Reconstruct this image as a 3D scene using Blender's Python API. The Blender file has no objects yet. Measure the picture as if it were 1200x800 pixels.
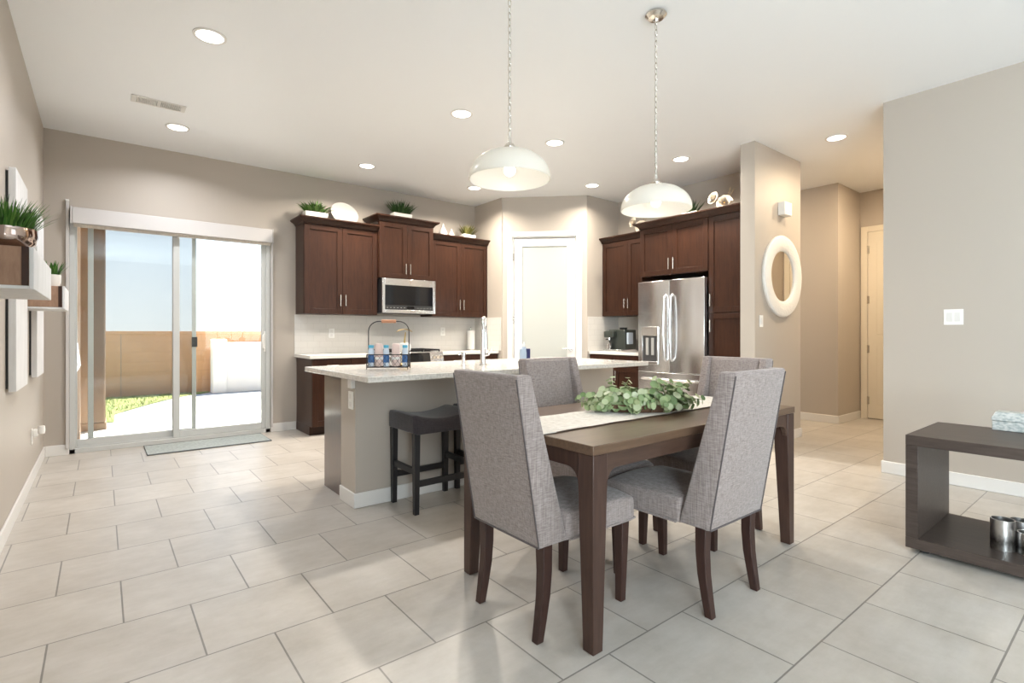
import bpy, bmesh, math, random
from mathutils import Vector, Matrix
PI = math.pi
random.seed(7)
S = bpy.context.scene
COL = S.collection

# ------------------------------------------------------------------ camera, world, lights, exposure
CAM_H = 1.17
cam = bpy.data.cameras.new('camera')
cam.sensor_fit = 'HORIZONTAL'; cam.sensor_width = 36.0
cam.lens = 36.0 * 605.7 / 1200.0
cam.shift_y = -(400 - 389.9) / 1200.0
cam.clip_start = 0.05; cam.clip_end = 200
camo = bpy.data.objects.new('camera', cam); COL.objects.link(camo)
camo.location = (0, 0, CAM_H)
camo.rotation_euler = (PI / 2, 0, -0.671061568)
S.camera = camo

S.view_settings.view_transform = 'Standard'
S.view_settings.look = 'None'
S.view_settings.gamma = 1.0
S.view_settings.use_curve_mapping = False
S.view_settings.exposure = 0.25
S.cycles.max_bounces = 10
S.cycles.diffuse_bounces = 6
S.cycles.glossy_bounces = 4
S.cycles.transparent_max_bounces = 16
S.cycles.caustics_reflective = False
S.cycles.caustics_refractive = False
S.cycles.sample_clamp_indirect = 8.0

world = bpy.data.worlds.new('world'); S.world = world
world.use_nodes = True
wn = world.node_tree; wn.nodes.clear()
wo = wn.nodes.new('ShaderNodeOutputWorld'); wb = wn.nodes.new('ShaderNodeBackground')
tcw = wn.nodes.new('ShaderNodeTexCoord'); spw = wn.nodes.new('ShaderNodeSeparateXYZ'); rpw = wn.nodes.new('ShaderNodeValToRGB')
ew = rpw.color_ramp.elements
ew[0].position = 0.0; ew[0].color = (0.60, 0.64, 0.66, 1)
ew[1].position = 0.9; ew[1].color = (0.30, 0.52, 0.92, 1)
e_ = ew.new(0.10); e_.color = (0.555, 0.63, 0.70, 1); e_ = ew.new(0.35); e_.color = (0.50, 0.62, 0.78, 1)
wb.inputs['Strength'].default_value = 2.15
wn.links.new(tcw.outputs['Generated'], spw.inputs[0]); wn.links.new(spw.outputs[2], rpw.inputs['Fac']); wn.links.new(rpw.outputs['Color'], wb.inputs['Color'])
wn.links.new(wb.outputs[0], wo.inputs['Surface'])

def lamp(name, kind, loc, rot=(0, 0, 0), energy=10, color=(1, 1, 1), parent=None, **kw):
    l = bpy.data.lights.new(name, kind); l.energy = energy; l.color = color
    for k, v in kw.items(): setattr(l, k, v)
    o = bpy.data.objects.new(name, l); COL.objects.link(o)
    o.location = loc; o.rotation_euler = rot
    if parent: o.parent = parent
    return o
SUN_DIR = Vector((0.36, 0.42, 1.05)).normalized()
sun = lamp('sun', 'SUN', (3, 12, 9), energy=28.0, color=(1.0, 0.96, 0.90), angle=0.01)
sun.rotation_euler = SUN_DIR.to_track_quat('Z', 'Y').to_euler()
# added fill lights, tilted upward, in unseen window openings behind the camera
lamp('rear_fill_light', 'AREA', (3.60, -4.12, 1.45), (math.radians(106), 0, 0), energy=34, color=(0.82, 0.92, 1.0),
     shape='RECTANGLE', size=2.5, size_y=2.4)
lamp('side_fill_light', 'AREA', (-0.52, -2.3, 1.45), (math.radians(96), 0, -PI / 2), energy=335, color=(0.82, 0.92, 1.0),
     shape='RECTANGLE', size=2.5, size_y=2.2)  # added side fill that brightens the faces turned to the left
# daylight through the patio door
_p = lamp('patio_door_portal', 'AREA', (0.66, 6.74, 1.2), (-PI / 2, 0, 0), energy=1, shape='RECTANGLE', size=1.8, size_y=2.36)
_p.data.cycles.is_portal = True
DOWNLIGHT_W = 31.0
HALL_W = 42.0
BULB_W = 3.5
WARM = (1.0, 0.925, 0.83)
HALL_WARM = (1.0, 0.80, 0.56)

# ------------------------------------------------------------------ materials
def mat(name, base=(0.8, 0.8, 0.8), rough=0.5, metal=0.0, spec=0.5, coat=0.0, emit=None, estr=0.0):
    m = bpy.data.materials.new(name); m.use_nodes = True
    b = m.node_tree.nodes['Principled BSDF']
    b.inputs['Base Color'].default_value = (*base, 1)
    b.inputs['Roughness'].default_value = rough
    b.inputs['Metallic'].default_value = metal
    b.inputs['Specular IOR Level'].default_value = spec
    b.inputs['Coat Weight'].default_value = coat
    b.inputs['Coat Roughness'].default_value = 0.12
    if emit:
        b.inputs['Emission Color'].default_value = (*emit, 1); b.inputs['Emission Strength'].default_value = estr
    return m
def nodes_of(m): return m.node_tree.nodes, m.node_tree.links, m.node_tree.nodes['Principled BSDF']
def coords(m, scale=(1, 1, 1), kind='Object'):
    n, l, b = nodes_of(m)
    tc = n.new('ShaderNodeTexCoord'); mp = n.new('ShaderNodeMapping'); mp.inputs['Scale'].default_value = scale
    l.new(tc.outputs[kind], mp.inputs['Vector']); return mp.outputs['Vector']
def noise(m, vec, scale=5, detail=4, rough=0.5):
    n, l, b = nodes_of(m); t = n.new('ShaderNodeTexNoise')
    t.inputs['Scale'].default_value = scale; t.inputs['Detail'].default_value = detail; t.inputs['Roughness'].default_value = rough
    l.new(vec, t.inputs['Vector']); return t.outputs['Fac']
def ramp(m, fac, stops):
    n, l, b = nodes_of(m); r = n.new('ShaderNodeValToRGB'); e = r.color_ramp.elements
    while len(e) < len(stops): e.new(0.5)
    for el, (p, c) in zip(e, stops): el.position = p; el.color = (*c, 1)
    l.new(fac, r.inputs['Fac']); return r.outputs['Color']
def mixc(m, fac, a, b_, blend='MIX'):
    n, l, b = nodes_of(m); x = n.new('ShaderNodeMix'); x.data_type = 'RGBA'; x.blend_type = blend
    for sock, v in ((x.inputs[0], fac), (x.inputs[6], a), (x.inputs[7], b_)):
        if hasattr(v, 'is_output'): l.new(v, sock)
        elif isinstance(v, tuple): sock.default_value = (*v, 1)
        else: sock.default_value = v
    return x.outputs[2]
def bump(m, fac, strength=0.2, dist=0.01):
    n, l, b = nodes_of(m); x = n.new('ShaderNodeBump'); x.inputs['Strength'].default_value = strength
    x.inputs['Distance'].default_value = dist; l.new(fac, x.inputs['Height']); l.new(x.outputs['Normal'], b.inputs['Normal'])
def base(m, c): n, l, b = nodes_of(m); l.new(c, b.inputs['Base Color'])

def paint(name, c, rough=0.5):
    m = mat(name, c, rough, spec=0.5); v = coords(m)
    f = noise(m, v, 160, 3); bump(m, f, 0.06, 0.004)
    base(m, ramp(m, noise(m, v, 0.7, 2), [(0.3, tuple(x * 0.985 for x in c)), (0.7, c)])); return m
def wood(name, dark, light, rough=0.35, coat=0.0, grain=(14, 14, 1.6), spec=0.5):
    m = mat(name, dark, rough, coat=coat, spec=spec); v = coords(m, grain)
    f = noise(m, v, 3.0, 6, 0.62); v2 = coords(m, (1.2, 1.2, 1.2)); g = noise(m, v2, 2.2, 3)
    c = ramp(m, f, [(0.28, dark), (0.72, light)])
    c = mixc(m, 0.35, c, ramp(m, g, [(0.3, dark), (0.7, light)])); base(m, c); bump(m, f, 0.05, 0.002); return m
def fabric(name, a, b2, rough=0.95):
    m = mat(name, a, rough, spec=0.15)
    f1 = noise(m, coords(m, (300, 300, 16)), 1.0, 3); f2 = noise(m, coords(m, (40, 40, 420)), 1.0, 2)
    n, l, b = nodes_of(m); ad = n.new('ShaderNodeMath'); ad.operation = 'ADD'; l.new(f1, ad.inputs[0]); l.new(f2, ad.inputs[1])
    hf = n.new('ShaderNodeMath'); hf.operation = 'MULTIPLY'; hf.inputs[1].default_value = 0.5; l.new(ad.outputs[0], hf.inputs[0])
    base(m, ramp(m, hf.outputs[0], [(0.36, a), (0.64, b2)])); bump(m, hf.outputs[0], 0.35, 0.003)
    b.inputs['Sheen Weight'].default_value = 0.25; return m

M = {}
M['wall'] = paint('greige_paint', (0.450, 0.402, 0.349))
M['ceil'] = paint('ceiling_white_paint', (0.86, 0.88, 0.90))
M['trim'] = mat('white_trim_paint', (0.72, 0.705, 0.68), 0.35)
M['white'] = mat('white_plastic', (0.82, 0.81, 0.78), 0.35)
M['cab'] = wood('espresso_cabinet_wood', (0.020, 0.0080, 0.0052), (0.056, 0.0225, 0.0120), 0.33, 0.0, (16, 16, 1.8), 0.26)
M['panel'] = wood('espresso_gloss_panel', (0.030, 0.0118, 0.008), (0.070, 0.029, 0.0165), 0.30, 0.9, (16, 16, 1.8), 0.5)
M['table'] = wood('dark_walnut_table_wood', (0.036, 0.019, 0.0135), (0.085, 0.048, 0.033), 0.30, 0.0, (2.0, 20, 20))
M['ttop'] = wood('dark_walnut_top_sheen', (0.070, 0.040, 0.024), (0.150, 0.092, 0.056), 0.28, 0.0, (2.0, 20, 20))  # base raised above the table wood to include the warm reflection on top
M['tleg'] = wood('dark_walnut_leg_wood', (0.034, 0.017, 0.0125), (0.075, 0.040, 0.029), 0.38, 0.0, (22, 22, 2.0), 0.35)
M['cleg'] = wood('dark_chair_leg_wood', (0.024, 0.010, 0.008), (0.058, 0.028, 0.021), 0.4, 0.0, (26, 26, 3), 0.35)
M['console'] = wood('dark_console_wood', (0.036, 0.025, 0.020), (0.085, 0.063, 0.052), 0.42, 0.0, (26, 2.4, 26), 0.35)
M['fabric'] = fabric('taupe_linen_weave', (0.185, 0.150, 0.138), (0.350, 0.298, 0.280))
M['piping'] = mat('dark_taupe_piping', (0.10, 0.085, 0.085), 0.9)
M['stoolfab'] = fabric('charcoal_weave', (0.022, 0.018, 0.0195), (0.052, 0.042, 0.045))
M['black'] = mat('black_satin_wood', (0.012, 0.011, 0.012), 0.38)
M['nickel'] = mat('brushed_nickel', (0.72, 0.68, 0.62), 0.25, 1.0)
M['chrome'] = mat('chrome', (0.85, 0.85, 0.86), 0.08, 1.0)
m = mat('stainless_steel', (0.80, 0.80, 0.80), 0.22, 1.0); f = noise(m, coords(m, (1.5, 1.5, 260)), 1.0, 2); bump(m, f, 0.012, 0.001); M['steel'] = m
M['wire'] = mat('dark_iron_wire', (0.03, 0.028, 0.03), 0.45, 0.6)
M['blackglass'] = mat('black_glass', (0.006, 0.007, 0.009), 0.06)
M['dark'] = mat('black_plastic', (0.015, 0.015, 0.016), 0.45)
M['greyprint'] = mat('grey_print', (0.35, 0.35, 0.34), 0.5)
M['mirror'] = mat('mirror_silver', (0.9, 0.9, 0.9), 0.01, 1.0)
M['vinyl'] = mat('white_vinyl_frame', (0.52, 0.53, 0.52), 0.4)
M['cassette'] = mat('pale_grey_cassette', (0.56, 0.54, 0.53), 0.5)
m = mat('pale_quartz', (0.66, 0.63, 0.585), 0.12); v = coords(m)
base(m, ramp(m, noise(m, v, 60, 5, 0.7), [(0.35, (0.50, 0.47, 0.43)), (0.55, (0.68, 0.65, 0.60)), (0.8, (0.74, 0.71, 0.67))])); M['quartz'] = m
m = mat('white_quartz', (0.74, 0.72, 0.68), 0.15); M['quartzw'] = m

# floor tile, laid in a staggered bond
m = mat('beige_floor_tile', (0.6, 0.55, 0.5), 0.3); n, l, b = nodes_of(m)
geo = n.new('ShaderNodeNewGeometry'); ofs = n.new('ShaderNodeVectorMath'); ofs.operation = 'SUBTRACT'
ofs.inputs[1].default_value = (-0.160, 3.508, 0); l.new(geo.outputs['Position'], ofs.inputs[0])
br = n.new('ShaderNodeTexBrick'); br.offset = 0.5; br.offset_frequency = 2; br.squash = 1
for k, vv in (('Scale', 1.0), ('Mortar Size', 0.0034), ('Mortar Smooth', 0.1), ('Bias', 0.0), ('Brick Width', 0.45975), ('Row Height', 0.4502)):
    br.inputs[k].default_value = vv
br.inputs['Color1'].default_value = (0.455, 0.425, 0.388, 1); br.inputs['Color2'].default_value = (0.505, 0.474, 0.433, 1)
br.inputs['Mortar'].default_value = (0.22, 0.205, 0.187, 1)
l.new(ofs.outputs[0], br.inputs['Vector'])
n1 = noise(m, ofs.outputs[0], 3.2, 8, 0.68)
st = n.new('ShaderNodeMapping'); st.inputs['Scale'].default_value = (2.2, 9, 1); l.new(ofs.outputs[0], st.inputs['Vector'])
n2 = noise(m, st.outputs[0], 2.0, 6, 0.65)
c = mixc(m, 1.0, br.outputs['Color'], ramp(m, n1, [(0.3, (0.83, 0.81, 0.78)), (0.7, (1.08, 1.08, 1.09))]), 'MULTIPLY')
c = mixc(m, 1.0, c, ramp(m, n2, [(0.3, (0.93, 0.925, 0.91)), (0.7, (1.03, 1.03, 1.03))]), 'MULTIPLY')
base(m, c)
inv = n.new('ShaderNodeMath'); inv.operation = 'SUBTRACT'; inv.inputs[0].default_value = 1.0; l.new(br.outputs['Fac'], inv.inputs[1])
bump(m, inv.outputs[0], 0.5, 0.003)
rr = n.new('ShaderNodeMapRange'); l.new(n1, rr.inputs['Value']); rr.inputs['To Min'].default_value = 0.24; rr.inputs['To Max'].default_value = 0.42
l.new(rr.outputs[0], b.inputs['Roughness']); M['floor'] = m

def bricks(name, c1, c2, mort, w, h, ms, rough=0.6, axes='xz', bs=0.4, scale=1.0):
    m = mat(name, c1, rough); n, l, b = nodes_of(m)
    geo = n.new('ShaderNodeNewGeometry'); sp = n.new('ShaderNodeSeparateXYZ'); cb = n.new('ShaderNodeCombineXYZ')
    l.new(geo.outputs['Position'], sp.inputs[0])
    ad = n.new('ShaderNodeMath'); ad.operation = 'SUBTRACT'; l.new(sp.outputs[0], ad.inputs[0]); l.new(sp.outputs[1], ad.inputs[1])
    l.new(ad.outputs[0], cb.inputs[0]); l.new(sp.outputs[2], cb.inputs[1])
    br = n.new('ShaderNodeTexBrick')
    for k, vv in (('Scale', 1.0), ('Mortar Size', ms), ('Mortar Smooth', 0.1), ('Brick Width', w), ('Row Height', h)): br.inputs[k].default_value = vv
    br.inputs['Color1'].default_value = (*c1, 1); br.inputs['Color2'].default_value = (*c2, 1); br.inputs['Mortar'].default_value = (*mort, 1)
    l.new(cb.outputs[0], br.inputs['Vector']); base(m, br.outputs['Color'])
    iv = n.new('ShaderNodeMath'); iv.operation = 'SUBTRACT'; iv.inputs[0].default_value = 1.0; l.new(br.outputs['Fac'], iv.inputs[1])
    bump(m, iv.outputs[0], bs, 0.002); return m
M['splash'] = bricks('white_subway_tile', (0.66, 0.635, 0.595), (0.675, 0.65, 0.61), (0.60, 0.575, 0.535), 0.152, 0.076, 0.0022, 0.2)
M['block'] = bricks('tan_block', (0.54, 0.30, 0.155), (0.57, 0.32, 0.17), (0.49, 0.275, 0.145), 0.40, 0.2, 0.008, 0.9)
m = mat('tan_stucco', (0.36, 0.25, 0.17), 0.95); bump(m, noise(m, coords(m), 90, 4), 0.6, 0.01); M['stucco'] = m
m = mat('white_stucco', (0.80, 0.77, 0.72), 0.9); bump(m, noise(m, coords(m), 80, 4), 0.5, 0.01); M['wstucco'] = m
m = mat('pale_concrete', (0.62, 0.60, 0.56), 0.9); base(m, ramp(m, noise(m, coords(m), 5, 6), [(0.3, (0.56, 0.54, 0.50)), (0.7, (0.66, 0.64, 0.60))])); M['concrete'] = m
M['path'] = mat('grey_concrete', (0.36, 0.35, 0.335), 0.9)
m = mat('grey_gravel', (0.36, 0.33, 0.29), 0.95); base(m, ramp(m, noise(m, coords(m), 40, 6), [(0.3, (0.28, 0.255, 0.225)), (0.7, (0.43, 0.40, 0.355))])); M['gravel'] = m
m = mat('lawn_green', (0.16, 0.22, 0.05), 0.9); base(m, ramp(m, noise(m, coords(m), 9, 6), [(0.35, (0.12, 0.18, 0.04)), (0.65, (0.30, 0.31, 0.10))])); M['lawn'] = m

def thin_glass(name, tint=(0.97, 0.985, 0.975), refl=1.0):
    m = bpy.data.materials.new(name); m.use_nodes = True; n = m.node_tree.nodes; l = m.node_tree.links; n.clear()
    o = n.new('ShaderNodeOutputMaterial'); t = n.new('ShaderNodeBsdfTransparent'); t.inputs[0].default_value = (*tint, 1)
    g = n.new('ShaderNodeBsdfGlossy'); g.inputs['Roughness'].default_value = 0.0; x = n.new('ShaderNodeMixShader')
    ge = n.new('ShaderNodeNewGeometry'); dt = n.new('ShaderNodeVectorMath'); dt.operation = 'DOT_PRODUCT'
    l.new(ge.outputs['Normal'], dt.inputs[0]); l.new(ge.outputs['Incoming'], dt.inputs[1])
    ops = []
    for op, v in (('ABSOLUTE', None), ('SUBTRACT', 1.0), ('POWER', 5.0), ('MULTIPLY', 0.96), ('ADD', 0.04)):
        q = n.new('ShaderNodeMath'); q.operation = op; src = ops[-1].outputs[0] if ops else dt.outputs['Value']
        if op == 'SUBTRACT': q.inputs[0].default_value = 1.0; l.new(src, q.inputs[1])
        else:
            l.new(src, q.inputs[0])
            if v is not None: q.inputs[1].default_value = v
        ops.append(q)
    l.new(ops[-1].outputs[0], x.inputs[0]); l.new(t.outputs[0], x.inputs[1]); l.new(g.outputs[0], x.inputs[2]); l.new(x.outputs[0], o.inputs[0]); return m
M['glass'] = thin_glass('clear_pane_glass')
m = bpy.data.materials.new('insect_screen_mesh'); m.use_nodes = True; n = m.node_tree.nodes; l = m.node_tree.links; n.clear()
o = n.new('ShaderNodeOutputMaterial'); t = n.new('ShaderNodeBsdfTransparent'); d = n.new('ShaderNodeBsdfDiffuse'); d.inputs[0].default_value = (0.10, 0.105, 0.11, 1)
x = n.new('ShaderNodeMixShader'); x.inputs[0].default_value = 0.28
l.new(t.outputs[0], x.inputs[1]); l.new(d.outputs[0], x.inputs[2]); l.new(x.outputs[0], o.inputs[0]); M['screen'] = m
m = bpy.data.materials.new('frosted_door_glass'); m.use_nodes = True; n = m.node_tree.nodes; l = m.node_tree.links
b = n['Principled BSDF']; o = n['Material Output']; b.inputs['Base Color'].default_value = (0.56, 0.58, 0.555, 1); b.inputs['Roughness'].default_value = 0.07
tr = n.new('ShaderNodeBsdfTranslucent'); tr.inputs[0].default_value = (0.7, 0.74, 0.72, 1); x = n.new('ShaderNodeMixShader'); x.inputs[0].default_value = 0.2
l.new(b.outputs[0], x.inputs[1]); l.new(tr.outputs[0], x.inputs[2]); l.new(x.outputs[0], o.inputs[0]); M['frost'] = m
m = bpy.data.materials.new('opal_shade_glass'); m.use_nodes = True; n = m.node_tree.nodes; l = m.node_tree.links
b = n['Principled BSDF']; o = n['Material Output']; b.inputs['Base Color'].default_value = (0.84, 0.83, 0.80, 1); b.inputs['Roughness'].default_value = 0.25
tr = n.new('ShaderNodeBsdfTranslucent'); tr.inputs[0].default_value = (0.88, 0.86, 0.80, 1); x = n.new('ShaderNodeMixShader'); x.inputs[0].default_value = 0.45
l.new(b.outputs[0], x.inputs[1]); l.new(tr.outputs[0], x.inputs[2]); l.new(x.outputs[0], o.inputs[0]); M['opal'] = m
M['lens'] = mat('downlight_lens', (1, 1, 1), 0.5, emit=(1.0, 0.95, 0.86), estr=4.0)
M['bulb'] = mat('lit_bulb', (1, 1, 1), 0.5, emit=(1.0, 0.93, 0.80), estr=6.0)
def leafmat(name, stops, rough=0.5):
    m = mat(name, stops[0], rough, spec=0.3); n, l, b = nodes_of(m); g = n.new('ShaderNodeNewGeometry')
    base(m, ramp(m, g.outputs['Random Per Island'], [(i / (len(stops) - 1), c) for i, c in enumerate(stops)])); return m
M['grass'] = leafmat('bright_grass_blade', [(0.03, 0.09, 0.014), (0.07, 0.19, 0.03), (0.15, 0.30, 0.06)])
M['dgrass'] = leafmat('dark_grass_blade', [(0.012, 0.035, 0.010), (0.03, 0.075, 0.02), (0.06, 0.12, 0.035)])
M['fern'] = leafmat('fern_leaf', [(0.05, 0.13, 0.02), (0.10, 0.24, 0.04), (0.20, 0.34, 0.09)])
M['ygrass'] = leafmat('olive_grass_blade', [(0.09, 0.10, 0.02), (0.17, 0.17, 0.04), (0.28, 0.26, 0.09)])
M['euca'] = leafmat('eucalyptus_leaf', [(0.13, 0.20, 0.075), (0.24, 0.32, 0.15), (0.34, 0.40, 0.21), (0.46, 0.50, 0.34)])
M['stem'] = mat('green_stem', (0.20, 0.26, 0.11), 0.6)
M['soil'] = mat('dark_moss', (0.035, 0.03, 0.018), 0.95)
M['bark'] = wood('brown_bark_wood', (0.055, 0.028, 0.016), (0.16, 0.085, 0.05), 0.7, 0, (30, 4, 30))
M['barnwood'] = wood('aged_brown_timber', (0.20, 0.11, 0.068), (0.46, 0.29, 0.195), 0.7, 0, (9, 9, 2.5))
M['whitewood'] = wood('white_washed_wood', (0.60, 0.60, 0.60), (0.78, 0.78, 0.78), 0.55, 0, (8, 8, 1.5))
M['bronze'] = mat('polished_bronze', (0.42, 0.33, 0.29), 0.1, 1.0)
M['petal'] = mat('cream_petal', (0.70, 0.63, 0.53), 0.6)
M['gold'] = mat('dull_gold', (0.42, 0.29, 0.12), 0.35, 0.9)
M['china'] = mat('white_china', (0.80, 0.78, 0.74), 0.2)
M['linen'] = fabric('natural_linen', (0.52, 0.47, 0.41), (0.72, 0.67, 0.60))
M['mat'] = fabric('grey_green_mat_weave', (0.21, 0.24, 0.23), (0.38, 0.42, 0.41))
M['paper'] = mat('white_paper', (0.80, 0.79, 0.76), 0.8)
M['blue'] = mat('blue_print', (0.03, 0.12, 0.32), 0.35)
M['aqua'] = mat('aqua_cap', (0.08, 0.38, 0.55), 0.35)
M['palebottle'] = mat('pale_blue_plastic', (0.50, 0.58, 0.68), 0.25)
M['navy'] = mat('navy_label', (0.03, 0.035, 0.14), 0.4)
M['pink'] = mat('pale_pink_napkin', (0.66, 0.52, 0.48), 0.85)
M['grip'] = wood('light_grip_wood', (0.36, 0.15, 0.075), (0.55, 0.27, 0.15), 0.5, 0, (3, 30, 30))
M['copper'] = mat('copper', (0.62, 0.30, 0.17), 0.3, 0.8)
M['coffee'] = mat('dark_green_grey_shell', (0.035, 0.042, 0.036), 0.35)
M['creamdoor'] = mat('cream_door_paint', (0.74, 0.68, 0.57), 0.4)
m = mat('smoked_silver', (0.55, 0.53, 0.51), 0.3, 1.0); tcv = coords(m, (1, 1, 1), 'Generated'); n, l, b = nodes_of(m)
sp = n.new('ShaderNodeSeparateXYZ'); l.new(tcv, sp.inputs[0]); ad = n.new('ShaderNodeMath'); ad.operation = 'ADD'
nz = noise(m, tcv, 7, 5); mu = n.new('ShaderNodeMath'); mu.operation = 'MULTIPLY'; mu.inputs[1].default_value = 0.35; l.new(nz, mu.inputs[0]); l.new(mu.outputs[0], ad.inputs[0]); l.new(sp.outputs[2], ad.inputs[1])
base(m, ramp(m, ad.outputs[0], [(0.2, (0.50, 0.49, 0.47)), (0.48, (0.16, 0.155, 0.15)), (0.72, (0.50, 0.485, 0.47)), (1.0, (0.60, 0.585, 0.57))])); M['candle'] = m
m = mat('mosaic_shell', (0.6, 0.6, 0.57), 0.35); base(m, ramp(m, noise(m, coords(m, (30, 30, 60)), 1.6, 3), [(0.35, (0.30, 0.34, 0.335)), (0.6, (0.56, 0.565, 0.54))])); M['mosaic'] = m
m = mat('white_carved_frame', (0.78, 0.76, 0.72), 0.5); n, l, b = nodes_of(m)
vo = n.new('ShaderNodeTexVoronoi'); vo.inputs['Scale'].default_value = 48; l.new(coords(m), vo.inputs['Vector']); bump(m, vo.outputs['Distance'], 0.6, 0.006); M['carved'] = m

# ------------------------------------------------------------------ mesh builder
def frame_of(d):
    d = Vector(d).normalized(); a = Vector((0, 0, 1)) if abs(d.z) < 0.9 else Vector((1, 0, 0))
    u = d.cross(a).normalized(); return u, d.cross(u).normalized()
class MB:
    def __init__(s): s.bm = bmesh.new()
    def face(s, vs):
        try: return s.bm.faces.new(vs)
        except ValueError: return None
    def box(s, x0, x1, y0, y1, z0, z1, T=None):
        c = [Vector(p) for p in ((x0, y0, z0), (x1, y0, z0), (x1, y1, z0), (x0, y1, z0), (x0, y0, z1), (x1, y0, z1), (x1, y1, z1), (x0, y1, z1))]
        if T: c = [T @ p for p in c]
        v = [s.bm.verts.new(p) for p in c]
        for f in ((0, 3, 2, 1), (4, 5, 6, 7), (0, 1, 5, 4), (1, 2, 6, 5), (2, 3, 7, 6), (3, 0, 4, 7)): s.face([v[i] for i in f])
        return s
    def loft(s, rings, caps=True, closed=True):
        R = [[s.bm.verts.new(p) for p in r] for r in rings]; n = len(R[0])
        for a, b in zip(R, R[1:]):
            for i in range(n if closed else n - 1): j = (i + 1) % n; s.face((a[i], a[j], b[j], b[i]))
        if caps: s.face(list(reversed(R[0]))); s.face(R[-1])
        return s
    def cyl(s, p0, p1, r0, r1=None, n=16, caps=True):
        r1 = r0 if r1 is None else r1; p0, p1 = Vector(p0), Vector(p1); u, w = frame_of(p1 - p0)
        return s.loft([[p + (u * math.cos(2 * PI * i / n) + w * math.sin(2 * PI * i / n)) * r for i in range(n)] for p, r in ((p0, r0), (p1, r1))], caps)
    def tube(s, pts, r, n=8, closed=False):
        pts = [Vector(p) for p in pts]; rs = r if isinstance(r, (list, tuple)) else [r] * len(pts); rings = []; u = None
        for i, p in enumerate(pts):
            d = (pts[(i + 1) % len(pts)] - pts[i - 1]) if (closed or 0 < i < len(pts) - 1) else (pts[1] - pts[0] if i == 0 else pts[-1] - pts[-2])
            d.normalize()
            if u is None: u, w = frame_of(d)
            else: u = (u - d * u.dot(d)).normalized(); w = d.cross(u)
            rings.append([p + (u * math.cos(2 * PI * k / n) + w * math.sin(2 * PI * k / n)) * rs[i] for k in range(n)])
        if closed: rings.append(rings[0]); 
        return s.loft(rings, not closed)
    def lathe(s, prof, n=32, c=(0, 0, 0), sx=1, sy=1, T=None):
        rings = []
        for r, z in prof:
            ring = [Vector((c[0] + max(r, 1e-4) * sx * math.cos(2 * PI * i / n), c[1] + max(r, 1e-4) * sy * math.sin(2 * PI * i / n), c[2] + z)) for i in range(n)]
            rings.append([T @ p for p in ring] if T else ring)
        return s.loft(rings, True)
    def prism(s, poly, axis, a0, a1):
        def P(p, a):
            return Vector((a, p[0], p[1])) if axis == 'x' else Vector((p[0], a, p[1])) if axis == 'y' else Vector((p[0], p[1], a))
        return s.loft([[P(p, a0) for p in poly], [P(p, a1) for p in poly]], True)
    def sphere(s, c, r, n=12, sq=(1, 1, 1)):
        prof = [(math.sin(PI * k / n), -math.cos(PI * k / n)) for k in range(n + 1)]
        rings = [[Vector((c[0] + max(a, 1e-3) * r * sq[0] * math.cos(2 * PI * i / (2 * n)), c[1] + max(a, 1e-3) * r * sq[1] * math.sin(2 * PI * i / (2 * n)), c[2] + z * r * sq[2])) for i in range(2 * n)] for a, z in prof]
        return s.loft(rings, True)
    def blade(s, root, d, length, w, droop=0.3, seg=4):
        d = Vector(d).normalized(); side = d.cross(Vector((0, 0, 1)))
        if side.length < 1e-3: side = Vector((1, 0, 0))
        side.normalize(); p = Vector(root); L, Rr = [], []; cur = d.copy()
        for k in range(seg + 1):
            t = k / seg; ww = w * (1 - t ** 1.6) * 0.5 + 0.0004
            L.append(s.bm.verts.new(p - side * ww)); Rr.append(s.bm.verts.new(p + side * ww))
            cur = (cur - Vector((0, 0, droop / seg)) * (0.4 + t)).normalized(); p = p + cur * (length / seg)
        for k in range(seg): s.face((L[k], Rr[k], Rr[k + 1], L[k + 1]))
        return s
    def leaf(s, c, nrm, r, asp=1.0, cup=0.2, n=7):
        nrm = Vector(nrm).normalized(); u, w = frame_of(nrm); a0 = random.random() * 6.28
        u, w = u * math.cos(a0) + w * math.sin(a0), w * math.cos(a0) - u * math.sin(a0); c = Vector(c)
        m = s.bm.verts.new(c - nrm * r * cup); R = [s.bm.verts.new(c + u * r * asp * math.cos(2 * PI * i / n) + w * r * math.sin(2 * PI * i / n)) for i in range(n)]
        for i in range(n): s.face((m, R[i], R[(i + 1) % n]))
        return s
    def build(s, name, m, parent=None, bevel=0.0, seg=2, smooth=30, sub=0, **props):
        me = bpy.data.meshes.new(name)
        bmesh.ops.recalc_face_normals(s.bm, faces=s.bm.faces); s.bm.to_mesh(me); s.bm.free()
        me.materials.append(M[m] if isinstance(m, str) else m)
        if smooth:
            me.shade_smooth(); me.set_sharp_from_angle(angle=math.radians(smooth))
        o = bpy.data.objects.new(name, me); COL.objects.link(o)
        if parent: o.parent = parent
        if bevel:
            b = o.modifiers.new('bevel', 'BEVEL'); b.width = bevel; b.segments = seg; b.limit_method = 'ANGLE'; b.angle_limit = math.radians(40)
            me.shade_smooth(); me.set_sharp_from_angle(angle=math.radians(180 if seg > 2 else 50))
        if sub:
            q = o.modifiers.new('sub', 'SUBSURF'); q.levels = sub; q.render_levels = sub
        for k, v in props.items(): o[k] = v
        return o
def struct(name, mb, m, parent=None, **kw):
    o = mb.build(name, m, parent, **kw)
    if not parent: o['kind'] = 'structure'
    return o
def thing(name, label, cat, loc=(0, 0, 0), rz=0.0, group=None):
    o = bpy.data.objects.new(name, None); COL.objects.link(o); o.empty_display_size = 0.1
    o.location = loc; o.rotation_euler = (0, 0, rz); o['label'] = label; o['category'] = cat
    if group: o['group'] = group
    return o
def tag(o, label, cat, group=None, kind=None):
    o['label'] = label; o['category'] = cat
    if group: o['group'] = group
    if kind: o['kind'] = kind
    return o
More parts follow.
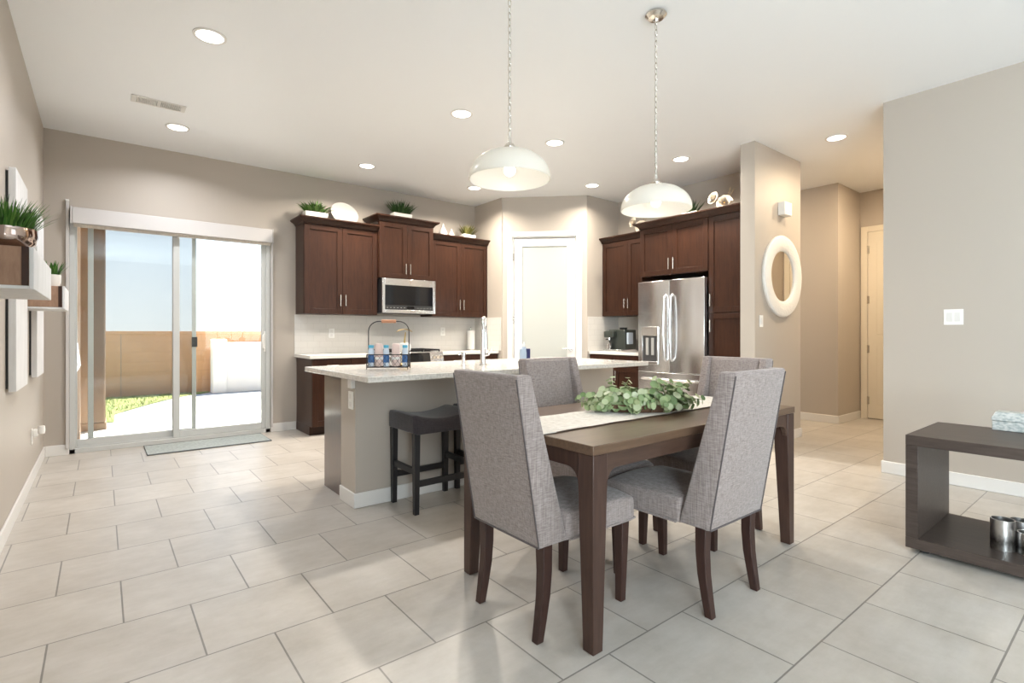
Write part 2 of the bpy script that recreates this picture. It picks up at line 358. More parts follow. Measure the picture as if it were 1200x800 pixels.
def copy_tree(o, parent=None):
    c = o.copy(); COL.objects.link(c)
    if parent: c.parent = parent
    for ch in list(o.children): copy_tree(ch, c)
    return c
def dup(o, label, loc, rz=None):
    c = copy_tree(o); c.location = loc; c['label'] = label
    if rz is not None: c.rotation_euler = (0, 0, rz)
    return c
def sempty(name, loc=(0, 0, 0), rz=0):
    o = bpy.data.objects.new(name, None); COL.objects.link(o); o.location = loc; o.rotation_euler = (0, 0, rz); o['kind'] = 'structure'; return o

# ------------------------------------------------------------------ room shell
XL, XR, YB, H = -0.43, 5.14, 6.55, 3.10
YR = -4.2
struct('floor', MB().box(XL - 0.15, 8.6, YR - 0.1, YB + 0.02, -0.06, 0.0), 'floor', smooth=0)
struct('ceiling', MB().box(XL - 0.15, 8.6, YR - 0.15, YB + 0.15, H, H + 0.12), 'ceil', smooth=0)
struct('wall_left', MB().box(XL - 0.15, XL, -1.0, YB + 0.15, 0, H).box(XL - 0.15, XL, YR - 0.15, -3.6, 0, H).box(XL - 0.15, XL, -3.6, -1.0, 0, 0.3).box(XL - 0.15, XL, -3.6, -1.0, 2.6, H), 'wall', smooth=0)
DX0, DX1, DZ = -0.245, 1.560, 2.36
struct('wall_back', MB().box(XL, DX0, YB, YB + 0.15, 0, H).box(DX1, 8.6, YB, YB + 0.15, 0, H).box(DX0, DX1, YB, YB + 0.15, DZ, H), 'wall', smooth=0)
struct('wall_right', MB().box(XR, 8.6, YR - 0.15, 1.46, 0, H), 'wall', smooth=0)
struct('wall_partition', MB().box(XR, 6.19, 2.55, 2.70, 0, H).box(6.0, 6.19, 2.70, YB, 0, H), 'wall', smooth=0)
struct('wall_hall_side', MB().box(7.42, 8.6, 2.60, YB, 0, H), 'wall', smooth=0)
struct('wall_hall_end', MB().box(8.2, 8.6, 1.46, 2.60, 0, H), 'wall', smooth=0)
struct('wall_rear', MB().box(XL, XR, YR - 0.15, YR, 0, 0.2).box(XL, XR, YR - 0.15, YR, 2.72, H).box(XL, 2.32, YR - 0.15, YR, 0.2, 2.72).box(4.88, XR, YR - 0.15, YR, 0.2, 2.72), 'wall', smooth=0)
for nm, T0 in (('added_window_1', Matrix(((1, 0, 0, 3.60), (0, 1, 0, YR - 0.075), (0, 0, 1, 1.46), (0, 0, 0, 1)))), ('added_window_2', Matrix(((0, -1, 0, XL - 0.075), (1, 0, 0, -2.30), (0, 0, 1, 1.45), (0, 0, 0, 1))))):  # unseen windows, added behind the camera to go with the fill lights
    wnd = sempty(nm); wnd.matrix_world = T0; hw_, hh_ = (1.28, 1.26) if nm == 'added_window_1' else (1.30, 1.15)
    c = MB()
    for x0, x1, z0, z1 in ((-hw_, -hw_ + .05, -hh_, hh_), (hw_ - .05, hw_, -hh_, hh_), (-hw_ + .05, hw_ - .05, -hh_, -hh_ + .05), (-hw_ + .05, hw_ - .05, hh_ - .05, hh_), (-.03, .03, -hh_ + .05, hh_ - .05)): c.box(x0, x1, -0.06, -0.02, z0, z1)
    c.build('frame', 'vinyl', wnd, bevel=0.003); MB().box(-hw_ + .04, hw_ - .04, -0.042, -0.038, -hh_ + .04, hh_ - .04).build('pane', 'glass', wnd, smooth=0)
# pantry corner: short side wall, 45 degree wall with the door opening, and front return
R2 = math.sqrt(0.5)
PT = Matrix(((R2, R2, 0, 4.485), (-R2, R2, 0, 5.880), (0, 0, 1, 0), (0, 0, 0, 1)))   # local x along the diagonal, +y into the pantry
PW = 1.204
PD0, PD1, PDZ = 0.150, 1.062, 2.535          # door opening on the diagonal
w = MB().box(4.475, 4.60, 5.87, YB, 0, H).box(5.335, 6.0, 5.025, 5.145, 0, H)
w.box(0, PD0, 0, 0.12, 0, H, PT).box(PD1, PW, 0, 0.12, 0, H, PT).box(PD0, PD1, 0, 0.12, PDZ, H, PT)
struct('wall_pantry', w, 'wall', smooth=0)

def baseboard(name, segs):
    b = MB()
    for x0, x1, y0, y1 in segs: b.box(x0, x1, y0, y1, 0, 0.10)
    return struct(name, b, 'trim', bevel=0.004)
T_ = 0.013
baseboard('baseboard_left', [(XL, XL + T_, YR, YB)])
baseboard('baseboard_back', [(XL + T_, DX0 - 0.0, YB - T_, YB), (DX1 + 0.0, 1.85, YB - T_, YB)])
baseboard('baseboard_right', [(XR - T_, XR, YR, 1.46 + T_), (XR, 8.19, 1.46, 1.46 + T_)])
baseboard('baseboard_partition', [(XR - T_, XR, 2.55, 2.70), (XR - T_, 6.19 + T_, 2.55 - T_, 2.55), (6.19, 6.19 + T_, 2.55, YB)])
baseboard('baseboard_hall', [(7.42 - T_, 7.42, 2.60 - T_, YB), (7.42, 8.19, 2.60 - T_, 2.60)])

# ------------------------------------------------------------------ sliding patio door (door_1)
d1 = sempty('door_1')
f = MB(); y0, y1 = YB + 0.005, YB + 0.125
f.box(DX0, DX0 + 0.045, y0, y1, 0, DZ).box(DX1 - 0.05, DX1, y0, y1, 0, DZ).box(DX0, DX1, y0, y1, DZ - 0.05, DZ).box(DX0, DX1, y0, y1, 0.0, 0.045)
f.box(DX0, DX1, y0 + 0.035, y0 + 0.045, 0.045, 0.06)
f.build('door_frame', 'vinyl', d1, bevel=0.003)
def sash(name, x0, x1, ya, yb, lw, rw, glass):
    z0, z1 = 0.047, DZ - 0.045; s = MB()
    s.box(x0, x0 + lw, ya, yb, z0, z1).box(x1 - rw, x1, ya, yb, z0, z1).box(x0 + lw, x1 - rw, ya, yb, z0, z0 + 0.075).box(x0 + lw, x1 - rw, ya, yb, z1 - 0.06, z1)
    o = s.build(name, 'vinyl', d1, bevel=0.003); ym = (ya + yb) / 2
    MB().box(x0 + lw - 0.004, x1 - rw + 0.004, ym - 0.003, ym + 0.003, z0 + 0.07, z1 - 0.055).build('pane' if glass == 'glass' else 'mesh', glass, o, smooth=0)
    return o
sash('fixed_panel', DX0 + 0.045, 0.650, YB + 0.062, YB + 0.092, 0.012, 0.055, 'glass')
slide = sash('sliding_panel', 0.597, DX1 - 0.048, YB + 0.020, YB + 0.050, 0.06, 0.045, 'glass')
scr = sash('screen_panel', -0.108, 0.820, YB + 0.104, YB + 0.120, 0.045, 0.04, 'screen')
h = MB(); h.tube([(1.503, YB + 0.02, 0.98), (1.478, YB - 0.012, 1.0), (1.470, YB - 0.03, 1.07), (1.478, YB - 0.012, 1.14), (1.503, YB + 0.02, 1.16)], 0.010)
h.box(1.492, 1.520, YB + 0.012, YB + 0.022, 0.95, 1.19); h.build('handle', 'white', slide, bevel=0.002)
MB().box(0.775, 0.830, YB + 0.085, YB + 0.104, 1.015, 1.125).build('latch', 'dark', scr, bevel=0.004)

# roller shade headrail over the patio door
t = thing('roller_shade', 'white roller shade cassette mounted across the top of the sliding patio door', 'window shade', (0.66, YB, 2.22))
c = MB(); c.box(-0.88, 0.90, -0.085, -0.001, 0.0, 0.155); c.build('cassette', 'cassette', t, bevel=0.006)
for q in (-0.895, 0.90): MB().box(q, q + 0.014, -0.09, -0.001, -0.004, 0.16).build('end_cap', 'cassette', t, bevel=0.003)
c = MB(); c.box(-0.87, 0.89, -0.052, -0.035, -0.03, 0.005); c.build('shade_hem', 'linen', t)
t = thing('blind_side_channel', 'tall thin white strip on the wall left of the sliding patio door', 'blind rail', (-0.258, YB, 0.06))
c = MB(); c.box(-0.012, 0.012, -0.028, -0.001, 0.0, 2.375); c.build('channel', 'cassette', t, bevel=0.003)
c = MB(); c.box(-0.014, 0.014, -0.030, -0.001, 2.375, 2.39); c.build('top_cap', 'white', t, bevel=0.002)
t = thing('blind_side_channel', 'tall thin white strip on the wall right of the sliding patio door', 'blind rail', (1.572, YB, 0.06))
c = MB(); c.box(-0.010, 0.010, -0.028, -0.001, 0.0, 2.31); c.build('channel', 'cassette', t, bevel=0.003)
c = MB(); c.box(-0.012, 0.012, -0.030, -0.001, 2.31, 2.325); c.build('top_cap', 'white', t, bevel=0.002)

# ------------------------------------------------------------------ pantry door (door_2)
d2 = sempty('door_2'); d2.matrix_world = PT
c = MB(); cw = 0.072
for a, b_ in ((PD0 - cw, PD0), (PD1, PD1 + cw)): c.box(a, b_, -0.018, 0.0, 0, PDZ + cw)
c.box(PD0, PD1, -0.018, 0.0, PDZ, PDZ + cw); c.build('casing', 'trim', d2, bevel=0.003)
c = MB(); c.box(PD0, PD0 + 0.018, 0.0, 0.12, 0, PDZ).box(PD1 - 0.018, PD1, 0.0, 0.12, 0, PDZ).box(PD0 + .018, PD1 - .018, 0.0, 0.12, PDZ - 0.018, PDZ); c.build('jamb', 'trim', d2)
a, b_ = PD0 + 0.022, PD1 - 0.022; st_ = 0.115
c = MB(); c.box(a, a + st_, 0.012, 0.048, 0.01, PDZ - 0.022).box(b_ - st_, b_, 0.012, 0.048, 0.01, PDZ - 0.022)
c.box(a + st_, b_ - st_, 0.012, 0.048, PDZ - 0.022 - 0.115, PDZ - 0.022).box(a + st_, b_ - st_, 0.012, 0.048, 0.01, 0.24); leaf_ = c.build('door_leaf', 'trim', d2, bevel=0.004)
MB().box(a + st_ - .004, b_ - st_ + .004, 0.026, 0.034, 0.235, PDZ - 0.13).build('glass', 'frost', leaf_, smooth=0)
c = MB(); c.cyl((b_ - 0.06, 0.012, 0.95), (b_ - 0.06, -0.012, 0.95), 0.030, n=24).cyl((b_ - 0.06, -0.012, 0.95), (b_ - 0.06, -0.05, 0.95), 0.011)
c.tube([(b_ - 0.055, -0.048, 0.95), (b_ - 0.10, -0.050, 0.953), (b_ - 0.17, -0.046, 0.948)], [0.011, 0.010, 0.008]); c.build('handle', 'nickel', leaf_)
for z in (2.25, 1.35, 0.25): MB().cyl((a - 0.004, 0.004, z - 0.05), (a - 0.004, 0.004, z + 0.05), 0.009).build('hinge', 'nickel', d2)

# ------------------------------------------------------------------ front door at the end of the hall (door_3)
d3 = sempty('door_3'); X0 = 8.2
c = MB(); c.box(X0 - 0.02, X0, 2.51, 2.585, 0, 2.62).box(X0 - 0.02, X0, 1.475, 1.55, 0, 2.62).box(X0 - 0.02, X0, 1.55, 2.51, 2.545, 2.62); c.build('casing', 'creamdoor', d3, bevel=0.003)
c = MB(); c.box(X0 - 0.008, X0, 1.556, 2.504, 0.012, 2.54)
for za, zb in ((0.2, 1.0), (1.15, 2.4)):
    for ya, yb in ((1.66, 1.98), (2.08, 2.40)): c.box(X0 - 0.014, X0 - 0.008, ya, yb, za, zb)
c.build('door_leaf', 'creamdoor', d3, bevel=0.004)
for z in (0.25, 0.95, 1.62, 2.30): MB().cyl((X0 - 0.014, 2.507, z - 0.055), (X0 - 0.014, 2.507, z + 0.055), 0.008).box(X0 - 0.010, X0 - 0.008, 2.488, 2.507, z - 0.05, z + 0.05).build('hinge', 'nickel', d3)

# ------------------------------------------------------------------ outside
GZ = -0.06
struct('ground', MB().box(-40, 60, YB + 0.15, 90, GZ - 0.2, GZ), 'gravel', smooth=0)
struct('patio_slab', MB().box(-0.6, 6.5, YB + 0.15, 8.88, GZ, GZ + 0.012), 'concrete', smooth=0)
tag(MB().prism([(0.14, 8.89), (6.0, 8.89), (6.0, 11.9), (1.42, 11.9), (1.06, 11.47), (0.58, 10.62), (0.16, 9.75)], 'z', GZ + 0.001, GZ + 0.010).build('concrete_path', 'path', smooth=0),
    'pale concrete path running from the patio toward the tan block wall', 'path')
lw = MB().prism([(-3.0, 8.89), (0.13, 8.89), (0.15, 9.75), (0.57, 10.63), (1.05, 11.49), (1.42, 11.93), (1.74, 12.27), (1.74, 12.32), (-3.0, 12.32)], 'z', GZ, GZ + 0.02)
for _ in range(2600):
    x = random.uniform(-0.4, 1.65); y = random.uniform(8.9, 12.3)
    if x < 0.12 or (y > 9.75 and x < 0.14 + (y - 9.75) * 0.52): lw.blade((x, y, GZ + 0.015), (random.uniform(-.5, .5), random.uniform(-.5, .5), 1), random.uniform(.03, .07), 0.008, 0.4, 2)
tag(lw.build('lawn', 'lawn', smooth=0), 'strip of green grass along the foot of the tan block wall', 'grass', kind='stuff')
t = thing('block_wall', 'long tan block garden wall across the far side of the yard', 'garden wall', (2.0, 12.42, GZ))
MB().box(-14, 20, 0, 0.2, 0, 1.20).build('wall_face', 'block', t, smooth=0); MB().box(-14, 20, -0.02, 0.22, 1.20, 1.265).build('wall_cap', 'block', t, bevel=0.006)
MB().box(-1.72, -1.70, -0.004, 0, 0, 1.2).build('control_joint', 'stucco', t, smooth=0)
t = thing('white_yard_wall', 'low white stucco wall with an end pillar in front of the tan block wall', 'garden wall', (1.78, 11.95, GZ))
MB().box(-0.02, 0.24, 0.0, 0.30, 0, 1.10).build('pillar', 'wstucco', t, bevel=0.02); MB().box(0.24, 9.0, 0.06, 0.24, 0, 0.97).build('wall_face', 'wstucco', t, bevel=0.01)
MB().box(0.24, 9.0, 0.03, 0.27, 0.97, 1.03).build('wall_cap', 'wstucco', t, bevel=0.01)
t = thing('patio_column', 'thick tan stucco column standing outside the left part of the patio door', 'column', (-0.26, 8.52, GZ))
MB().box(-0.32, 0.30, -0.22, 0.22, 0.10, 2.92).build('shaft', 'stucco', t, bevel=0.02); MB().box(-0.33, 0.31, -0.23, 0.23, 0, 0.10).build('base', 'stucco', t, bevel=0.01)
struct('wall_outside', MB().box(-3.0, -0.19, YB + 0.15, 7.75, GZ, H), 'stucco', smooth=0)
t = thing('patio_cover', 'tan stucco patio roof edge above the outside of the sliding door', 'roof', (2.0, 7.5, 2.86))
MB().box(-3.2, 5.0, -0.79, 1.15, 0.0, 0.16).build('soffit', 'stucco', t); MB().box(-3.2, 5.0, 1.10, 1.24, -0.02, 0.32).build('fascia', 'stucco', t, bevel=0.01)

# ------------------------------------------------------------------ kitchen cabinets
def shaker(b, x0, x1, z0, z1, y, fr=0.062, th=0.02):
    b.box(x0, x0 + fr, y - th, y, z0, z1).box(x1 - fr, x1, y - th, y, z0, z1).box(x0 + fr, x1 - fr, y - th, y, z0, z0 + fr).box(x0 + fr, x1 - fr, y - th, y, z1 - fr, z1)
    b.box(x0 + fr - 0.002, x1 - fr + 0.002, y - th + 0.010, y - 0.002, z0 + fr - 0.002, z1 - fr + 0.002); return b
def bar_v(x, z, y, L=0.135):
    b = MB(); b.cyl((x, y - 0.032, z - L / 2), (x, y - 0.032, z + L / 2), 0.0065, n=12)
    for dz in (-L * 0.33, L * 0.33): b.cyl((x, y - 0.032, z + dz), (x, y, z + dz), 0.005, n=10)
    return b
def bar_h(x, z, y, L=0.135):
    b = MB(); b.cyl((x - L / 2, y - 0.032, z), (x + L / 2, y - 0.032, z), 0.0065, n=12)
    for dx in (-L * 0.33, L * 0.33): b.cyl((x + dx, y - 0.032, z), (x + dx, y, z), 0.005, n=10)
    return b
def door_part(t, x0, x1, z0, z1, hx, hz, y=0.0):
    d = shaker(MB(), x0, x1, z0, z1, y).build('door', 'cab', t, bevel=0.0018)
    if hx is not None: bar_v(hx, hz, y - 0.02).build('handle', 'nickel', d)
    return d
def crown(t, w, d, z, l=True, r=True, hh=0.075, fl=0.065):
    rings = []
    for dz, o in ((0, 0.004), (0.012, 0.010), (0.030, 0.022), (0.052, fl * 0.85), (0.060, fl), (hh, fl)):
        a = -o if l else 0.0; c = w + o if r else w
        rings.append([Vector((a, -0.02 - o, z + dz)), Vector((c, -0.02 - o, z + dz)), Vector((c, d, z + dz)), Vector((a, d, z + dz))])
    return MB().loft(rings).build('crown_moulding', 'cab', t, bevel=0.002)
def wall_cab(name, label, loc, rz, w, d, z0, z1, group, l=True, r=True, hz=0.17, crowned=True, inset=0.0):
    t = thing(name, label, 'cabinet', loc, rz, group)
    MB().box(0, w, 0, d, z0, z1).build('carcass', 'cab', t, bevel=0.002)
    h2 = w / 2
    door_part(t, 0.004, h2 - 0.0015, z0 + 0.004, z1 - 0.004, h2 - 0.032, z0 + hz)
    door_part(t, h2 + 0.0015, w - 0.004, z0 + 0.004, z1 - 0.004, h2 + 0.032, z0 + hz)
    if crowned: crown(t, w - inset, d, z1, l, r)
    return t
YU = 6.235
GU = 'espresso upper cabinets'
wall_cab('wall_cabinet', 'tall two-door upper cabinet left of the microwave, white platter on top', (1.845, YU, 0), 0, 0.905, YB - YU - 0.001, 1.395, 2.455, GU, True, False)
wall_cab('wall_cabinet', 'short raised two-door upper cabinet directly above the microwave', (2.752, YU - 0.045, 0), 0, 0.785, YB - YU + 0.044, 1.872, 2.595, GU, True, True, 0.13)
wall_cab('wall_cabinet', 'two-door upper cabinet right of the microwave, next to the corner wall', (3.540, YU, 0), 0, 0.930, YB - YU - 0.001, 1.395, 2.455, GU, False, True)
XU = 5.665
wall_cab('wall_cabinet', 'two-door upper cabinet above the coffee machine, left of the fridge', (XU, 5.020, 0), -PI / 2, 0.905, 6.0 - XU - 0.001, 1.405, 2.445, GU, True, False, inset=0.07)
XF = 5.35
t = wall_cab('fridge_cabinet', 'two-door cabinet over the stainless fridge', (XF, 4.113, 0), -PI / 2, 0.940, 6.0 - XF - 0.001, 1.868, 2.470, None, True, False, 0.13)
MB().box(0.0, 0.018, 0, 6.0 - XF - 0.001, 0, 1.868).build('side_panel', 'cab', t, bevel=0.002)
t = thing('pantry_cabinet', 'tall narrow espresso cabinet between the fridge and the mirror wall', 'cabinet', (XF, 3.172, 0), -PI / 2)
MB().box(0, 0.465, 0, 6.0 - XF - 0.001, 0.10, 2.470).box(0, 0.465, 0.06, 6.0 - XF - 0.001, 0, 0.10).build('carcass', 'cab', t, bevel=0.002)
door_part(t, 0.004, 0.461, 1.395, 2.466, 0.036, 1.395 + 0.14)
door_part(t, 0.004, 0.461, 0.11, 1.388, 0.036, 1.388 - 0.14)
crown(t, 0.465, 6.0 - XF - 0.001, 2.470, False, False)

# base cabinets, back run
def base_cab(name, label, loc, rz, w, d, n, group, endpanel=None):
    t = thing(name, label, 'cabinet', loc, rz, group)
    MB().box(0, w, 0, d, 0.10, 0.875).box(0, w, 0.075, d, 0, 0.10).build('carcass', 'cab', t, bevel=0.002)
    ww = w / n
    for i in range(n):
        a, b = i * ww + 0.003, (i + 1) * ww - 0.003
        dr = MB().box(a, b, -0.02, 0, 0.72, 0.868).build('drawer', 'cab', t, bevel=0.002); bar_h((a + b) / 2, 0.795, -0.02).build('handle', 'nickel', dr)
        door_part(t, a, b, 0.105, 0.714, b - 0.04 if i % 2 == 0 else a + 0.04, 0.60)
    return t
GB = 'espresso base cabinets'
YC = 5.975
base_cab('base_cabinet', 'base cabinet left of the range, nearest the patio door', (1.855, YC, 0), 0, 0.900, YB - YC - 0.001, 2, GB)
base_cab('base_cabinet', 'base cabinet right of the range, below the paper towel roll', (3.540, YC, 0), 0, 0.925, YB - YC - 0.001, 2, GB)
base_cab('base_cabinet', 'base cabinet under the coffee machine, left of the fridge', (5.405, 5.020, 0), -PI / 2, 0.885, 6.0 - 5.405 - 0.001, 2, GB)
def worktop(label, x0, x1, y0, y1, m='quartzw', name='worktop'):
    o = MB().box((x0 - x1) / 2, (x1 - x0) / 2, (y0 - y1) / 2, (y1 - y0) / 2, 0, 0.038).build(name, m, bevel=0.004); o.location = ((x0 + x1) / 2, (y0 + y1) / 2, 0.876)
    return tag(o, label, 'countertop', 'kitchen worktops')
worktop('white quartz worktop left of the range', 1.825, 2.757, 5.935, YB - 0.001)
worktop('white quartz worktop right of the range, below the paper towel roll', 3.538, 4.474, 5.935, YB - 0.001)
worktop('white quartz worktop under the coffee machine', 5.365, 5.999, 4.118, 5.024)
c = MB().box(1.83, 4.474, YB - 0.012, YB - 0.0005, 0.916, 1.393).box(4.463, 4.4745, 5.885, YB - 0.012, 0.916, 1.393); struct('trim_1', c, 'splash', smooth=0)
c = MB().box(5.345, 5.999, 5.013, 5.0245, 0.916, 1.400).box(5.988, 5.9995, 4.12, 5.013, 0.916, 1.400); struct('trim_2', c, 'splash', smooth=0)

# microwave
t = thing('microwave', 'stainless over-the-range microwave under the middle upper cabinet', 'microwave', (2.770, 6.14, 1.425))
MW, MH = 0.765, 0.44
MB().box(0, MW, 0, 0.40, 0.0, MH).build('housing', 'dark', t, bevel=0.003)
c = MB(); c.box(0, 0.038, -0.025, 0, 0.0, MH).box(MW - 0.038, MW, -0.025, 0, 0.0, MH).box(0.038, MW - 0.038, -0.025, 0, MH - 0.085, MH).box(0.038, MW - 0.038, -0.025, 0, 0.0, 0.042); d = c.build('door', 'steel', t, bevel=0.003)
MB().box(0.038, MW - 0.038, -0.020, 0, 0.100, MH - 0.085).build('window', 'blackglass', d, smooth=0)
cp = MB().box(0.038, MW - 0.038, -0.021, 0, 0.042, 0.100).build('control_panel', 'dark', t, smooth=0)
c = MB(); c.box(0.34, 0.45, -0.0215, -0.021, 0.052, 0.09); c.build('display', 'blackglass', cp, smooth=0)
for i in range(14):
    x = 0.06 + i * 0.048
    if not 0.31 < x < 0.46: MB().box(x, x + 0.018, -0.022, -0.021, 0.066, 0.071).build('button', 'greyprint', cp, smooth=0)
MB().cyl((MW / 2, -0.025, MH - 0.042), (MW / 2, -0.028, MH - 0.042), 0.016, n=20).build('badge', 'chrome', d)

# gas range
t = thing('range', 'stainless gas range with black grates in the back counter', 'range', (2.762, 5.93, 0))
RW = 0.770
MB().box(0, RW, 0.0, 0.60, 0.09, 0.90).box(0.03, RW - 0.03, 0.05, 0.60, 0, 0.09).build('body', 'steel', t, bevel=0.003)
c = MB(); c.box(0.0, RW, -0.03, 0.0, 0.22, 0.76); d = c.build('oven_door', 'steel', t, bevel=0.004)
MB().box(0.10, RW - 0.10, -0.033, -0.03, 0.34, 0.62).build('window', 'blackglass', d); c = MB().cyl((0.05, -0.08, 0.715), (RW - 0.05, -0.08, 0.715), 0.012); c.cyl((0.09, -0.08, .715), (0.09, -0.03, .715), .009).cyl((RW - .09, -0.08, .715), (RW - .09, -0.03, .715), .009); c.build('handle', 'steel', d)
MB().box(0.0, RW, -0.025, 0.0, 0.095, 0.21).build('drawer', 'steel', t, bevel=0.004)
cp = MB().prism([(0.0, 0.77), (0.0, 0.925), (-0.012, 0.925), (-0.045, 0.79), (-0.045, 0.77)], 'x', 0, RW).build('control_panel', 'steel', t, bevel=0.003)
def slope(z): return -0.012 - (0.925 - z) / 0.135 * 0.033
c = MB(); c.loft([[Vector((x, slope(z) - 0.002, z)) for x, z in ((0.20, 0.80), (0.57, 0.80), (0.57, 0.915), (0.20, 0.915))], [Vector((x, slope(z) + 0.004, z)) for x, z in ((0.20, 0.80), (0.57, 0.80), (0.57, 0.915), (0.20, 0.915))]]); c.build('display', 'blackglass', cp, smooth=0)
for x in (0.035, 0.09, 0.145, 0.615, 0.67, 0.725):
    MB().cyl((x, slope(.86), .86), (x, slope(.86) - 0.034, .852), 0.023, 0.019, n=20).build('knob', 'nickel', cp)
MB().box(0.004, RW - 0.004, 0.0, 0.60, 0.90, 0.922).build('cooktop', 'dark', t, bevel=0.003)
c = MB()
for gx in (0.02, 0.27, 0.52):
    for k in range(4): x = gx + 0.01 + k * 0.07; c.box(x, x + 0.012, 0.04, 0.56, 0.940, 0.956)
    for k in range(4): y = 0.04 + k * 0.17; c.box(gx + 0.005, gx + 0.235, y, y + 0.012, 0.938, 0.954)
    for x in (gx + .005, gx + .222):
        for y in (0.04, .548): c.box(x, x + .013, y, y + .013, 0.922, 0.94)
c.build('grate', 'wire', t, smooth=0)
for x, y in ((.14, .16), (.14, .44), (.385, .30), (.63, .16), (.63, .44)): MB().cyl((x, y, .922), (x, y, .936), .045, .04, n=20).build('burner', 'dark', t)

# ------------------------------------------------------------------ refrigerator
FW = 0.905
t = thing('refrigerator', 'stainless french door fridge with ice dispenser', 'fridge', (5.265, 4.082, 0), -PI / 2)
MB().box(0.003, FW - 0.003, 0.085, 0.70, 0.03, 1.775).box(0.05, FW - 0.05, 0.12, 0.68, 0, 0.03).box(0.02, 0.12, 0.02, 0.2, 1.775, 1.80).box(FW - 0.12, FW - 0.02, 0.02, 0.2, 1.775, 1.80).build('body', 'dark', t, bevel=0.003)
def fdoor(x0, x1, z0, z1):
    n = 12; poly = [(x0 + (x1 - x0) * k / n, -0.030 * math.sin(PI * (0.12 + 0.76 * k / n)) + 0.004) for k in range(n + 1)] + [(x1, 0.08), (x0, 0.08)]
    return MB().prism(poly, 'z', z0, z1)
hw = FW / 2
dl = fdoor(0.0, hw - 0.002, 0.705, 1.795).build('door', 'steel', t, bevel=0.004)
dr = fdoor(hw + 0.002, FW, 0.705, 1.795).build('door', 'steel', t, bevel=0.004)
fz = fdoor(0.0, FW, 0.06, 0.697).build('freezer_drawer', 'steel', t, bevel=0.004)
for d, x in ((dl, hw - 0.045), (dr, hw + 0.045)):
    pts = [(x, -0.012, 0.84), (x, -0.050, 0.87), (x, -0.066, 1.0), (x, -0.074, 1.22), (x, -0.066, 1.45), (x, -0.050, 1.59), (x, -0.012, 1.62)]
    MB().tube(pts, 0.0145, 12).build('handle', 'steel', d)
MB().tube([(0.07, -0.010, 0.615), (0.09, -0.052, 0.615), (0.25, -0.068, 0.615), (FW - 0.25, -0.068, 0.615), (FW - 0.09, -0.052, 0.615), (FW - 0.07, -0.010, 0.615)], 0.0145, 12).build('handle', 'steel', fz)
ds = MB(); ds.box(0.075, 0.315, -0.046, -0.008, 1.135, 1.245); ds.box(0.075, 0.093, -0.042, -0.008, 0.82, 1.135).box(0.297, 0.315, -0.042, -0.008, 0.82, 1.135).box(0.075, 0.315, -0.052, -0.008, 0.79, 0.825)
dsp = ds.build('dispenser', 'steel', dl, bevel=0.004)
MB().box(0.093, 0.297, -0.029, -0.010, 0.825, 1.135).build('dispenser_cavity', mat('grey_cavity', (0.07, 0.07, 0.072), 0.4, 0.3), dl, smooth=0)
for q in (0.135, 0.215): MB().box(q, q + 0.04, -0.038, -0.028, 0.90, 1.11).build('paddle', 'greyprint', dl, bevel=0.004)
MB().cyl((FW - 0.085, -0.008, 1.675), (FW - 0.085, -0.0135, 1.675), 0.016, n=20).build('badge', 'nickel', dr)
o = MB().box(-0.055, 0.055, -0.002, 0, -0.065, 0.065).build('magnet_sheet', 'paper', smooth=0); o.location = (5.2475, 3.395, 1.715); o.rotation_euler = (0, 0, -PI / 2)
tag(o, 'small white paper with black marks stuck on the fridge right door', 'note')
c = MB()
for x in (-0.045, -0.012, 0.022): c.box(x, x + 0.026, -0.003, -0.002, 0.034, 0.06)
c.box(-0.045, 0.04, -0.003, -0.002, 0.010, 0.018).box(0.036, 0.05, -0.003, -0.002, -0.06, -0.02); c.build('print', 'dark', o, smooth=0)

# ------------------------------------------------------------------ island
t = thing('kitchen_island', 'kitchen island with painted seating wall and dark end panel', 'kitchen island', (1.325, 3.35, 0))
IW = 2.60
MB().box(0, IW, 0.0, 0.26, 0, 0.875).build('seating_wall', 'wall', t, smooth=0)
MB().box(-T_, IW + T_, -T_, 0.0, 0, 0.10).box(-T_, 0.0, 0, 0.262, 0, 0.10).box(IW, IW + T_, 0, 0.262, 0, 0.10).build('baseboard', 'trim', t, bevel=0.004)
MB().box(0.015, IW - 0.015, 0.26, 0.655, 0.0, 0.875).build('end_panel', 'panel', t, bevel=0.002)
b = MB().box(0.05, IW - 0.05, 0.655, 0.705, 0.10, 0.875).box(0.05, IW - 0.05, 0.655, 0.66, 0, 0.10); b.build('cabinet_front', 'cab', t, bevel=0.002)
MB().box(-0.030, -0.001, -0.002, 0.06, 0.80, 0.874).build('corner_post', 'trim', t, bevel=0.003)
op = MB().box(-0.008, -0.0002, 0.03, 0.105, 0.655, 0.775).build('outlet_plate', 'white', t, bevel=0.002)
for q in (0.672, 0.725): MB().box(-0.0095, -0.008, 0.052, 0.083, q, q + 0.033).build('socket', 'trim', op, smooth=0)
o = MB().box(-1.325, 1.325, -0.60, 0.60, 0, 0.036).build('island_worktop', 'quartz', bevel=0.004); o.location = (2.545, 3.49, 0.8755)
tag(o, 'large pale quartz island worktop with overhang above the stools', 'countertop')

